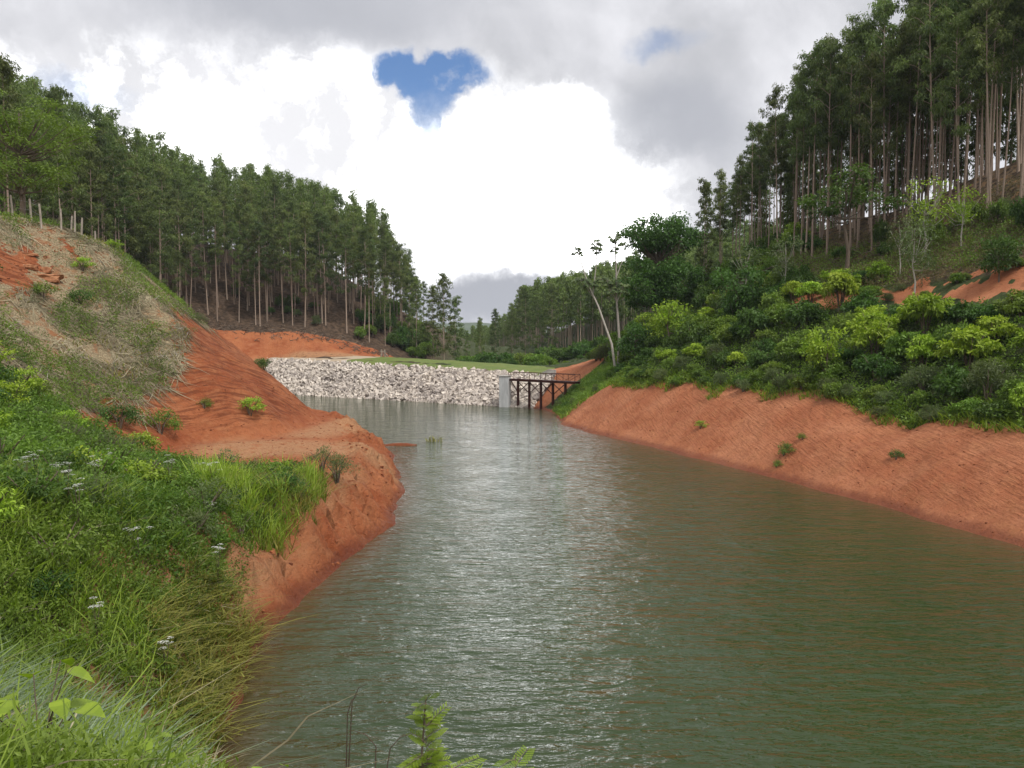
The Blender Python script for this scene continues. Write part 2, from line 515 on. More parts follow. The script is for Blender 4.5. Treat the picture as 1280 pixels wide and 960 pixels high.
def ground_mat():
    m, N = new_mat('ground_soil_and_litter')
    at = N.n('ShaderNodeAttribute', attribute_name='cover')
    sep = N.n('ShaderNodeSeparateColor', i_0=at.outputs['Color'])
    R, G, B = sep.outputs
    P = N.n('ShaderNodeNewGeometry').outputs['Position']
    px = N.n('ShaderNodeSeparateXYZ', i_0=P)
    isr = N.math('GREATER_THAN', px.outputs[0], 0.0)
    # claw marks: noise drawn out along the way the bucket was pulled
    def drawn(du, dv, fu, fv, sc):
        u = N.math('MULTIPLY', N.vmath('DOT_PRODUCT', P, du), fu)
        v = N.math('MULTIPLY', N.vmath('DOT_PRODUCT', P, dv), fv)
        cx = N.n('ShaderNodeCombineXYZ', i_0=u, i_1=v)
        return N.noise(cx.outputs[0], sc, 4, 0.55, 0.25)
    rl = drawn((0.39, 0.83, -0.39), (-0.553, 0.538, 0.593), 0.22, 1.6, 2.2)
    rr = drawn((0.2, -0.9, -0.35), (0.744, -0.065, 0.592), 0.30, 2.6, 2.6)
    ril = N.mix(isr, rl, rr)
    big = N.noise(P, 0.22, 5, 0.6)
    med = N.noise(P, 1.3, 6, 0.65)
    fine = N.noise(P, 9.0, 5, 0.7)
    red = N.mix(N.ss(big, 0.35, 0.65), (0.31, 0.085, 0.032), (0.43, 0.150, 0.062))
    red = N.mix(N.math('MULTIPLY', isr, 0.65), red, N.mix(N.ss(big, 0.35, 0.65), (0.42, 0.155, 0.075), (0.54, 0.24, 0.13)))
    red = N.mix(N.ss(med, 0.42, 0.72, 0, 0.6), red, (0.47, 0.20, 0.09))
    red = N.mix(N.ss(fine, 0.45, 0.75, 0, 0.5), red, (0.24, 0.075, 0.03))
    rake = N.n('ShaderNodeAttribute', attribute_name='rake').outputs['Fac']
    clod = N.noise(P, 3.6, 6, 0.7)
    rk2 = N.math('MULTIPLY', rake, N.math('SUBTRACT', 1.0, N.math('MULTIPLY', isr, 0.62)))
    red = N.mix(N.math('MULTIPLY', N.ss(ril, 0.40, 0.55, 0.75, 0.0), rk2), red, (0.17, 0.048, 0.02))
    red = N.mix(N.ss(clod, 0.36, 0.48, 0.35, 0.0), red, (0.16, 0.045, 0.02))
    tan = N.mix(N.ss(fine, 0.35, 0.65), (0.36, 0.17, 0.08), (0.48, 0.26, 0.135))
    straw = N.mix(N.ss(fine, 0.35, 0.65), (0.20, 0.15, 0.085), (0.46, 0.37, 0.23))
    straw = N.mix(N.ss(med, 0.45, 0.7), straw, (0.33, 0.14, 0.06))
    grn = N.mix(N.ss(med, 0.35, 0.65), (0.028, 0.045, 0.012), (0.07, 0.085, 0.03))
    lit = N.mix(N.ss(med, 0.35, 0.68), (0.045, 0.030, 0.020), (0.13, 0.085, 0.055))
    c = N.mix(N.ss(N.math('ADD', G, N.math('MULTIPLY', N.math('SUBTRACT', med, 0.5), 0.9)), 0.35, 0.65), lit, grn)
    c = N.mix(N.ss(N.math('ADD', B, N.math('MULTIPLY', N.math('SUBTRACT', med, 0.5), 0.7)), 0.35, 0.65), c, straw)
    c = N.mix(N.ss(N.math('ADD', R, N.math('MULTIPLY', N.math('SUBTRACT', med, 0.5), 0.6)), 0.40, 0.60), c, red)
    c = N.mix(N.math('MULTIPLY', at.outputs['Alpha'], N.ss(med, 0.25, 0.5)), c, tan)
    # the band at the waterline stays wet
    wet = N.ss(N.math('ADD', px.outputs[2], N.math('MULTIPLY', med, 0.35)), 0.28, 0.75, 1.0, 0.0)
    c = N.mix(wet, c, N.mix(1.0, c, (0.55, 0.45, 0.42), 'MULTIPLY'))
    b = N.n('ShaderNodeBsdfPrincipled')
    N.set(b.inputs['Base Color'], c)
    N.set(b.inputs['Roughness'], N.math('SUBTRACT', 0.95, N.math('MULTIPLY', wet, 0.4)))
    b.inputs['Specular IOR Level'].default_value = 0.2
    h = N.math('ADD', N.math('MULTIPLY', N.math('MULTIPLY', ril, rk2), 0.8), N.math('ADD', N.math('ADD', N.math('MULTIPLY', med, 0.3), N.math('MULTIPLY', N.math('MULTIPLY', clod, N.math('SUBTRACT', 1.0, N.math('MULTIPLY', isr, 0.6))), 0.5)), N.math('MULTIPLY', fine, 0.22)))
    bm = N.n('ShaderNodeBump', i_Strength=1.0, i_Distance=0.5, i_Height=h)
    N.set(b.inputs['Normal'], bm.outputs[0])
    return finish(m, N, b.outputs[0])


def water_mat():
    m, N = new_mat('green_brown_reservoir_water')
    P = N.n('ShaderNodeNewGeometry').outputs['Position']
    sh = N.n('ShaderNodeAttribute', attribute_name='shore').outputs['Fac']
    # wind ripples: short crests lying across the valley
    w = N.noise(P, 0.35, 3, 0.5)
    v1 = N.vmath('MULTIPLY', P, (0.75, 2.3, 1))
    v2 = N.vmath('MULTIPLY', P, (2.2, 5.2, 1))
    n1 = N.noise(v1, 1.0, 3, 0.5, 0.5)
    n2 = N.noise(v2, 1.0, 3, 0.55, 0.6)
    n0 = N.noise(N.vmath('MULTIPLY', P, (0.30, 1.1, 1)), 1.0, 2, 0.5, 0.4)
    h = N.math('ADD', N.math('ADD', N.math('MULTIPLY', n1, 0.8), N.math('MULTIPLY', n0, 0.8)), N.math('MULTIPLY', n2, 0.36))
    h = N.math('MULTIPLY', h, N.ss(w, 0.25, 0.65, 0.75, 1.15))
    bm = N.n('ShaderNodeBump', i_Strength=1.0, i_Distance=0.15, i_Height=h)
    big = N.noise(P, 0.06, 3, 0.5)
    c = N.mix(N.ss(big, 0.3, 0.7), (0.025, 0.043, 0.013), (0.032, 0.051, 0.016))
    c = N.mix(sh, c, (0.13, 0.06, 0.028))
    b = N.n('ShaderNodeBsdfPrincipled')
    N.set(b.inputs['Base Color'], c)
    b.inputs['Roughness'].default_value = 0.06
    b.inputs['IOR'].default_value = 1.36
    b.inputs['Specular IOR Level'].default_value = 0.5
    N.set(b.inputs['Normal'], bm.outputs[0])
    return finish(m, N, b.outputs[0])


M = {}
M['ground'] = ground_mat()
M['water'] = water_mat()
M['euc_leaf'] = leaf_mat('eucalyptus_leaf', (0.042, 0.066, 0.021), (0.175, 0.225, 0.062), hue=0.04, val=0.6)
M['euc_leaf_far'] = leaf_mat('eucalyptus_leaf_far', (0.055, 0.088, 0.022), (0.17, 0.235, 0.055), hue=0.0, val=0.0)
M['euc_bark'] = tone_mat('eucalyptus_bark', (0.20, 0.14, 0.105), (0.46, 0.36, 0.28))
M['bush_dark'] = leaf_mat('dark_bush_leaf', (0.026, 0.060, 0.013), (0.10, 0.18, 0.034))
M['bush_mid'] = leaf_mat('green_bush_leaf', (0.056, 0.105, 0.016), (0.195, 0.29, 0.044))
M['bush_bright'] = leaf_mat('yellow_green_bush_leaf', (0.12, 0.20, 0.018), (0.34, 0.46, 0.045))
M['bush_grey'] = leaf_mat('grey_green_bush_leaf', (0.06, 0.09, 0.034), (0.17, 0.21, 0.085))
M['wood'] = tone_mat('twig_wood', (0.09, 0.065, 0.045), (0.22, 0.17, 0.13))
M['pale_wood'] = tone_mat('pale_bark', (0.30, 0.27, 0.23), (0.5, 0.46, 0.4))
M['grass'] = leaf_mat('tall_grass_blade', (0.085, 0.135, 0.018), (0.28, 0.36, 0.055), trans=0.42)
M['grass_blue'] = leaf_mat('blue_green_grass_blade', (0.09, 0.13, 0.07), (0.26, 0.33, 0.20), trans=0.3)
M['dry_grass'] = leaf_mat('yellowing_grass_blade', (0.15, 0.14, 0.035), (0.42, 0.40, 0.10), trans=0.4)
M['scrub'] = leaf_mat('dry_scrub_leaf', (0.085, 0.075, 0.035), (0.21, 0.19, 0.085), trans=0.25)
M['straw'] = tone_mat('cut_dry_straw', (0.17, 0.145, 0.085), (0.52, 0.45, 0.30), trans=0.3)
M['flower'] = tone_mat('white_flower', (0.55, 0.55, 0.5), (0.8, 0.8, 0.76))
M['stone'] = tone_mat('quarry_stone', (0.24, 0.205, 0.19), (0.76, 0.68, 0.59), rough=0.9)
M['rubble'] = plain_mat('dark_rubble_bed', (0.05, 0.04, 0.035), (0.14, 0.11, 0.09), 2.0, 0.95, 0.5)
M['sandstone'] = plain_mat('orange_sandstone', (0.25, 0.10, 0.045), (0.42, 0.20, 0.10), 4, 0.9, 0.5)
M['concrete'] = plain_mat('grey_concrete', (0.42, 0.43, 0.43), (0.58, 0.59, 0.59), 1.5, 0.9, 0.15, (1, 1, 0.3))
M['concrete_pale'] = plain_mat('pale_concrete', (0.42, 0.40, 0.37), (0.55, 0.53, 0.49), 1.5, 0.9, 0.15)
M['steel'] = plain_mat('dark_red_painted_steel', (0.045, 0.014, 0.012), (0.085, 0.026, 0.02), 3, 0.6, 0.1)
M['post'] = plain_mat('weathered_fence_wood', (0.19, 0.16, 0.125), (0.38, 0.33, 0.27), 5, 0.9, 0.5, (1, 1, 0.15), objrand=0.3)
M['wire'] = plain_mat('fence_wire', (0.2, 0.2, 0.2), (0.3, 0.3, 0.3), 5, 0.5, 0.0, metallic=0.6)


def turf_mat():
    m, N = new_mat('mown_crest_turf')
    P = N.n('ShaderNodeNewGeometry').outputs['Position']
    n = N.noise(P, 0.5, 5, 0.6)
    f = N.noise(P, 6, 4, 0.7)
    c = N.mix(N.ss(n, 0.35, 0.65), (0.10, 0.155, 0.02), (0.16, 0.185, 0.035))
    c = N.mix(N.ss(f, 0.4, 0.7, 0, 0.6), c, (0.07, 0.11, 0.02))
    tanw = N.n('ShaderNodeAttribute', attribute_name='tone').outputs['Fac']
    c = N.mix(N.ss(N.math('ADD', tanw, N.math('MULTIPLY', N.math('SUBTRACT', n, 0.5), 0.5)), 0.4, 0.6), c, (0.42, 0.33, 0.23))
    b = N.n('ShaderNodeBsdfPrincipled')
    N.set(b.inputs['Base Color'], c)
    b.inputs['Roughness'].default_value = 0.9
    bm = N.n('ShaderNodeBump', i_Strength=0.8, i_Distance=0.1, i_Height=f)
    N.set(b.inputs['Normal'], bm.outputs[0])
    return finish(m, N, b.outputs[0])


M['turf'] = turf_mat()

# ------------------------------------------------------------------ ground and water
xs = spaced([(-2500, 300), (-300, 12), (-110, 1.6), (-40, 0.22), (-5, 0.24), (5, 0.3), (30, 0.3), (55, 0.8), (120, 6), (400, 60), (2500, 400), (2600, None)])
ys = spaced([(-1500, 300), (-100, 10), (-5, 0.8), (10, 0.25), (80, 0.35), (125, 0.6), (170, 1.5), (260, 8), (600, 80), (3200, 500), (3300, None)])
X, Y = np.meshgrid(xs, ys)
Z, SD, FT, BK, UP, RK = terrain(X, Y, 'rake')
nx, ny = len(xs), len(ys)


def band(x, y, a, b, w, soft):
    return smooth(w + soft, w - soft, seg_dist(x, y, a, b))


nz = fbm(X * 0.3, Y * 0.3, 4, 60)
red = np.zeros_like(Z)
rb = smooth(7.6, 6.4, SD + 2.2 * nz) * (X > 2) * smooth(99.5, 97, Y + nz)             # right bank cut
rb = np.maximum(rb, smooth(13.5, 11.5, SD + 2 * nz) * smooth(105.5, 108.5, Y - 0.25 * X) * smooth(130, 124, Y) * (X > 1.5))   # abutment cut
red = np.maximum(red, rb)
sp = smooth(-25.0, -23.5, X + 3.0 * nz + 0.25 * np.maximum(Y - 55, 0)) * (X < 0) * smooth(36, 42, Y) * smooth(125, 118, Y)
sp = np.maximum(sp, (X < 0) * smooth(3.6, 2.4, SD + nz) * smooth(17, 21, Y) * smooth(125, 118, Y))
red = np.maximum(red, sp)
red = np.maximum(red, band(X, Y, (-34.5, 53), (-34.0, 60.5), 1.9 + 2.5 * nz, 0.9) * 0.9 * (fbm(X * 0.6, Y * 0.6, 3, 79) > -0.12))
red = np.maximum(red, band(X, Y, (-64, 156.5), (-28, 163.5), 4.6, 1.0))
red = np.maximum(red, band(X, Y, (29, 79), (34, 68), 1.6 + 1.5 * nz, 1.2) * 0.8)
red = np.maximum(red, band(X, Y, (34, 68), (41, 50), 2.6 + 3.5 * nz, 1.0) * (fbm(X * 0.45, Y * 0.45, 3, 77) > -0.03))
red = np.maximum(red, (SD < 0.3) * 1.0)
tan = band(X, Y, (-17, 50), (-10, 50), 3.2, 1.5) * (FT < 0.3)
tan = np.maximum(tan, band(X, Y, (-14.5, 56), (-13.5, 68), 1.6, 1.2)) * (FT < 0.3)
tan = np.maximum(tan, 0.9 * (X < 0) * smooth(34, 24, Y) * smooth(4, 2.5, SD) * smooth(0.3, 1.0, SD))
tan = np.maximum(tan, 0.8 * (X < 0) * smooth(46, 40, Y) * smooth(4, 2.5, SD) * smooth(1.3, 2.0, SD))
tan = np.maximum(tan, band(X, Y, (-62, 150), (-28, 158), 2.4, 0.8))
green = np.clip(smooth(-35, 10, X) * 0.9 + 0.15, 0, 1) * np.ones_like(Z)
upr = smooth(13.0, 15.0, UP) * (X > 18) * (Y < 125)
green = green * (1 - 0.62 * upr)
green = np.where((X < 0) & (Y < 34), 1.0, green)
green = np.where((X < -35) & (Y > 80) & (Y < 260), 0.1, green)
straw = (X < -18) * smooth(30, 36, Y) * smooth(100, 80, Y) * 0.85 + 0.42 * upr
cover = np.stack([red, green, straw, tan], -1).reshape(-1, 4)
V = np.stack([X, Y, Z], -1).reshape(-1, 3)
I = np.arange(nx * ny).reshape(ny, nx)
F = np.stack([I[:-1, :-1], I[:-1, 1:], I[1:, 1:], I[1:, :-1]], -1).reshape(-1, 4)
me = new_mesh('ground', V, F, 4, [M['ground']], True, {'cover': ('POINT', 'FLOAT_COLOR', cover), 'rake': ('POINT', 'FLOAT', RK.ravel())})
structure('ground', me)

wx = np.arange(-48, 34, 0.8); wy = np.arange(8, 146, 0.8)
WX, WY = np.meshgrid(wx, wy)
WSD, _ = lake_fields(WX, WY)
shore = np.clip(np.exp(np.minimum(WSD, 0) / np.where(WX < 0, 0.7, 1.2)), 0, 1) * 0.6
I = np.arange(len(wx) * len(wy)).reshape(len(wy), len(wx))
F = np.stack([I[:-1, :-1], I[:-1, 1:], I[1:, 1:], I[1:, :-1]], -1).reshape(-1, 4)
near = (WSD.ravel() < 5)[F].any(1)
me = new_mesh('reservoir_water', np.stack([WX, WY, WX * 0], -1).reshape(-1, 3), F[near], 4, [M['water']], True,
              {'shore': ('POINT', 'FLOAT', shore.ravel())})
structure('water', me)

# ------------------------------------------------------------------ foliage and wood builders
def norm(v):
    return v / np.maximum(np.linalg.norm(v, axis=-1, keepdims=True), 1e-9)


def leaf_cloud(centers, radii, n, L, W, rng, droop=0.4, out=0.7, flat=0.0, ctone=None, ragged=0.25):
    """n leaves round every centre; returns verts (4 per leaf) and a tone per leaf"""
    centers = np.asarray(centers, float); K = len(centers)
    radii = np.broadcast_to(np.asarray(radii, float).reshape(-1, 1) if np.ndim(radii) == 1 else radii, (K, 3)) if np.ndim(radii) else np.full((K, 3), radii)
    dirs = norm(rng.normal(size=(K, n, 3)))
    r = rng.random((K, n, 1)) ** 0.45
    pos = centers[:, None] + dirs * r * radii[:, None]
    d = norm(dirs * out + rng.normal(size=(K, n, 3)) * 0.55 + np.array([0, 0, -droop]))
    if flat: d[..., 2] *= (1 - flat); d = norm(d)
    s = rng.normal(size=(K, n, 3)); s[..., 2] *= (1 - flat)
    side = norm(np.cross(d, s)) if not flat else norm(np.cross(d, np.array([0, 0, 1.0]) + 0.5 * rng.normal(size=(K, n, 3))))
    l = L * (0.7 + 0.6 * rng.random((K, n, 1))); w = W * (0.7 + 0.6 * rng.random((K, n, 1)))
    bend = np.array([0, 0, -0.15]) * l
    v = np.stack([pos, pos + d * l * 0.45 + side * w / 2, pos + d * l + bend, pos + d * l * 0.45 - side * w / 2], 2)
    ct = rng.random((K, 1)) if ctone is None else np.asarray(ctone).reshape(K, 1)
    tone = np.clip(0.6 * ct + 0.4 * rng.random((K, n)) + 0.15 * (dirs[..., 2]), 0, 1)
    return v.reshape(-1, 3), tone.ravel()


def leaf_mesh(name, parts, mat):
    v = np.concatenate([p[0] for p in parts]); t = np.concatenate([p[1] for p in parts])
    return new_mesh(name, v, np.arange(len(v)), 4, [mat], False, {'tone': ('FACE', 'FLOAT', t)})


def tube(pts, radii, k=6, tone=0.5):
    pts = np.asarray(pts, float); radii = np.asarray(radii, float)
    n = len(pts)
    tg = norm(np.gradient(pts, axis=0))
    ref = np.array([1.0, 0, 0]) if abs(tg[0, 0]) < 0.8 else np.array([0, 1.0, 0])
    a = norm(np.cross(tg, ref)); b = np.cross(tg, a)
    th = np.arange(k) / k * 2 * np.pi
    ring = a[:, None] * np.cos(th)[None, :, None] + b[:, None] * np.sin(th)[None, :, None]
    v = (pts[:, None] + ring * radii[:, None, None]).reshape(-1, 3)
    I = np.arange(n * k).reshape(n, k); J = np.roll(I, -1, 1)
    f = np.stack([I[:-1], J[:-1], J[1:], I[1:]], -1).reshape(-1, 4)
    return v, f, np.full(len(f), float(tone))


def join_quads(parts):
    vs, fs, ts = [], [], []
    o = 0
    for v, f, t in parts:
        vs.append(v); fs.append(f + o); ts.append(t); o += len(v)
    return np.concatenate(vs), np.concatenate(fs), np.concatenate(ts)


def wood_mesh(name, parts, mat):
    v, f, t = join_quads(parts)
    return new_mesh(name, v, f, 4, [mat], True, {'tone': ('FACE', 'FLOAT', np.clip(t, 0, 1))})


def box(c, size, rz=0.0, tone=0.5):
    x, y, z = [s / 2 for s in size]
    v = np.array([[-x, -y, -z], [x, -y, -z], [x, y, -z], [-x, y, -z], [-x, -y, z], [x, -y, z], [x, y, z], [-x, y, z]], float)
    cs, sn = math.cos(rz), math.sin(rz)
    v = v @ np.array([[cs, sn, 0], [-sn, cs, 0], [0, 0, 1]]) + np.asarray(c, float)
    f = np.array([[0, 3, 2, 1], [4, 5, 6, 7], [0, 1, 5, 4], [1, 2, 6, 5], [2, 3, 7, 6], [3, 0, 4, 7]])
    return v, f, np.full(6, float(tone))


def beam(p, q, w, tone=0.5):
    return tube([p, q], [w * 0.7, w * 0.7], 4, tone)


def flat_mesh(name, parts, mat, bevel=0.0):
    v, f, t = join_quads(parts)
    return new_mesh(name, v, f, 4, [mat], False, {'tone': ('FACE', 'FLOAT', t)})

# ------------------------------------------------------------------ rock dam
AX0 = np.array([-58.0, 153.4]); AX1 = np.array([1.9, 111.3])     # the waterline of the rock face, left to right
ad = (AX1 - AX0) / np.linalg.norm(AX1 - AX0)
an = np.array([-ad[1], ad[0]]); an = an if an[1] > 0 else -an
ALEN = np.linalg.norm(AX1 - AX0)


def crest_z(t):        # t 0..1 from the left end to the right end
    return 6.3 - 1.8 * t ** 1.5


def dam_point(s, r):
    """s along the axis (0..1), r up the face (0 waterline, 1 crest edge, >1 over the grass)"""
    base = AX0 + ad * ALEN * s[..., None] if hasattr(s, 'shape') else AX0 + ad * ALEN * s
    cz = crest_z(s)
    off = np.where(r <= 1, r * cz * 1.28, cz * 1.28 + (r - 1) * 12.0)
    z = np.where(r <= 1, r * cz, cz + np.minimum(r - 1, 0.9) * 0.62 / 0.9 - np.maximum(r - 0.98 - 0.92, 0) * 30)
    xy = base + an * off[..., None]
    return np.concatenate([xy, z[..., None]], -1)


dam = thing('rock_dam', 'long earth dam faced with pale rough quarry rocks and a grassy crest', 'dam', (0, 0, 0))
S, R_ = np.meshgrid(np.linspace(-0.04, 1.02, 90), np.linspace(-0.25, 1.0, 16))
v = dam_point(S, R_)
v[..., 2] -= 0.12
v = v.reshape(-1, 3); v[:, 2] += 0.12 * fbm(v[:, 0] * 1.2, v[:, 1] * 1.2, 3, 70)


def grid_faces(nr, nc):
    I = np.arange(nr * nc).reshape(nr, nc)
    return np.stack([I[:-1, :-1], I[:-1, 1:], I[1:, 1:], I[1:, :-1]], -1).reshape(-1, 4)


link('rubble_bed', new_mesh('rubble_bed', v, grid_faces(*S.shape), 4, [M['rubble']], True, {'tone': ('POINT', 'FLOAT', 0.0 * v[:, 0])}), dam)
S2, R2 = np.meshgrid(np.linspace(-0.04, 1.0, 80), np.concatenate([[0.93, 1.0], np.linspace(1.05, 2.0, 14)]))
v = dam_point(S2, R2)
tn = smooth(0.42, 0.34, S2 + 0.03 * fbm(S2 * 9, R2 * 3, 3, 71)) * np.ones_like(R2)
v = v.reshape(-1, 3); v[:, 2] += 0.05 + 0.12 * fbm(v[:, 0] * 0.7, v[:, 1] * 0.7, 3, 72)
link('grass_crest', new_mesh('grass_crest', v, grid_faces(*S2.shape), 4, [M['turf']], True, {'tone': ('POINT', 'FLOAT', tn.ravel())}), dam)

# stones: angular blocks of many sizes, tumbled over the face
def stone_shapes(k, rng):
    out = []
    base = np.array([[-1, -1, -1], [1, -1, -1], [1, 1, -1], [-1, 1, -1], [-1, -1, 1], [1, -1, 1], [1, 1, 1], [-1, 1, 1]], float) / 2
    for i in range(k):
        out.append(base * np.array([1, 0.75, 0.55]) * (1 + 0.0) + rng.uniform(-0.17, 0.17, (8, 3)))
    return np.array(out)


rng = np.random.default_rng(5)
NS = 6000
s_ = rng.random(NS) * 1.05 - 0.035
r_ = rng.random(NS) * 1.04 - 0.06
pc = dam_point(s_, r_)
shp = stone_shapes(24, rng)[rng.integers(0, 24, NS)]
size = 0.36 + 0.42 * rng.random(NS) ** 2 + 0.15 * (s_ > 0.75)
q = norm(rng.normal(size=(NS, 4)))
w_, x_, y_, z_ = q.T
Rm = np.stack([1 - 2 * (y_ * y_ + z_ * z_), 2 * (x_ * y_ - w_ * z_), 2 * (x_ * z_ + w_ * y_), 2 * (x_ * y_ + w_ * z_), 1 - 2 * (x_ * x_ + z_ * z_), 2 * (y_ * z_ - w_ * x_),
               2 * (x_ * z_ - w_ * y_), 2 * (y_ * z_ + w_ * x_), 1 - 2 * (x_ * x_ + y_ * y_)], -1).reshape(-1, 3, 3)
vv = np.einsum('nij,nkj->nki', Rm, shp) * size[:, None, None] + pc[:, None]
cf = np.array([[0, 3, 2, 1], [4, 5, 6, 7], [0, 1, 5, 4], [1, 2, 6, 5], [2, 3, 7, 6], [3, 0, 4, 7]])
ff = (cf[None] + 8 * np.arange(NS)[:, None, None]).reshape(-1, 4)
tt = np.repeat(np.clip(0.25 + 0.75 * rng.random(NS) + 0.4 * fbm(s_ * 12, r_ * 4, 2, 9), 0, 1), 6)
st = link('riprap_stones', new_mesh('riprap_stones', vv.reshape(-1, 3), ff, 4, [M['stone']], False, {'tone': ('FACE', 'FLOAT', tt)}), dam)
st['kind'] = 'stuff'

# ------------------------------------------------------------------ intake tower, footbridge, spillway
tw = thing('intake_tower', 'narrow grey concrete intake tower standing in water against the rock face', 'tower', (-1.0, 112.6, -1), math.radians(-20))
link('shaft', flat_mesh('shaft', [box((0, 0, 2.7), (1.35, 1.2, 5.4))], M['concrete']), tw)
link('cap', flat_mesh('cap', [box((0, 0, 5.46), (1.5, 1.35, 0.12))], M['concrete_pale']), tw)

br = thing('footbridge', 'dark red steel footbridge on thin posts from the concrete tower to the bank', 'bridge', (0, 0, 0))
B0 = np.array([-0.1, 112.8]); B1 = np.array([8.6, 103.4])
bd = (B1 - B0) / np.linalg.norm(B1 - B0); bn = np.array([-bd[1], bd[0]]); BL = np.linalg.norm(B1 - B0)
DZ = 4.0


def bp(t, off, z):
    p = B0 + bd * BL * t + bn * off
    return (p[0], p[1], z)
HW = 0.5
brz = math.atan2(bd[1], bd[0])
for off in (-HW, HW):
    link('girder', flat_mesh('girder', [box(bp(0.5, off, DZ - 0.12), (BL, 0.12, 0.26), brz)], M['steel']), br)
for k in range(26):
    link('deck_plank', bpy.data.meshes.get('deck_plank') or flat_mesh('deck_plank', [box((0, 0, 0), (BL / 26 - 0.04, 1.2, 0.05))], M['steel']), br,
         bp((k + 0.5) / 26, 0, DZ + 0.04), (0, 0, brz))
ts = [0.11, 0.29, 0.47, 0.65, 0.83]
for i, t in enumerate(ts):
    for off in (0,):
        p = bp(t, off, 0)
        zb = min(hgt(p[0], p[1]), 3.0) - 0.4
        link('post', flat_mesh('post', [box((p[0], p[1], (DZ - 0.255 + zb) / 2), (0.26, 0.26, DZ - 0.255 - zb), brz)], M['steel']), br)
for i in range(len(ts)):
    t0 = ts[i - 1] if i else 0.0
    t1 = ts[i]
    hz = 1.9
    for off in (0.0,):
        a = (bp(t0, off, DZ - 0.3), bp(t1, off, DZ - hz)); b = (bp(t0, off, DZ - hz), bp(t1, off, DZ - 0.3))
        if i == 0: pr = [a[::1]]; pr = [(bp(t0, off, DZ - 0.3), bp(t1, off, DZ - hz))]
        else: pr = [a, b]
        for p, qq in pr:
            link('cross_brace', flat_mesh('cross_brace', [beam(p, qq, 0.10)], M['steel']), br)
for off in (-HW, HW):
    link('handrail', flat_mesh('handrail', [beam(bp(0, off, DZ + 1.0), bp(1, off, DZ + 1.0), 0.05)], M['steel']), br)
    for k in range(7):
        link('rail_post', flat_mesh('rail_post', [beam(bp(k / 6, off, DZ), bp(k / 6, off, DZ + 1.0), 0.05)], M['steel']), br)
        if k < 6:
            a, b = (0.0, 1.0) if k % 2 else (1.0, 0.0)
            link('rail_brace', flat_mesh('rail_brace', [beam(bp(k / 6, off, DZ + a), bp((k + 1) / 6, off, DZ + b), 0.04)], M['steel']), br)


def slab_from_outline(pts, thick_vec):
    """closed prism over an outline of 3-D points"""
    p = np.array(pts, float); n = len(p); t = np.array(thick_vec, float)
    v = np.concatenate([p, p + t])
    f = [list(range(n))[::-1], [i + n for i in range(n)]] + [[i, (i + 1) % n, (i + 1) % n + n, i + n] for i in range(n)]
    return v, f


v, f = slab_from_outline([(2.6, 118.2, 2.5), (6.4, 116.2, 2.5), (6.4, 116.2, 5.2), (5.4, 116.7, 5.25), (4.0, 117.5, 4.6), (2.6, 118.2, 3.9)], (0.15, 0.45, 0))
sw = link('wall_slab', new_mesh('wall_slab', v, [i for ff_ in f for i in ff_], [len(ff_) for ff_ in f], [M['concrete_pale']]))
t_ = thing('spillway_wall', 'pale concrete spillway wing wall at the right end of the dam crest', 'wall')
sw.parent = t_
v, f = slab_from_outline([(7.3, 116.5, 3.0), (8.5, 115.9, 3.0), (8.5, 115.9, 4.7), (7.3, 116.5, 4.5)], (0.15, 0.4, 0))
t2 = link('spillway_block', new_mesh('spillway_block', v, [i for ff_ in f for i in ff_], [len(ff_) for ff_ in f], [M['concrete_pale']]))
tag(t2, 'small pale concrete block beside the taller spillway wing wall', 'wall')

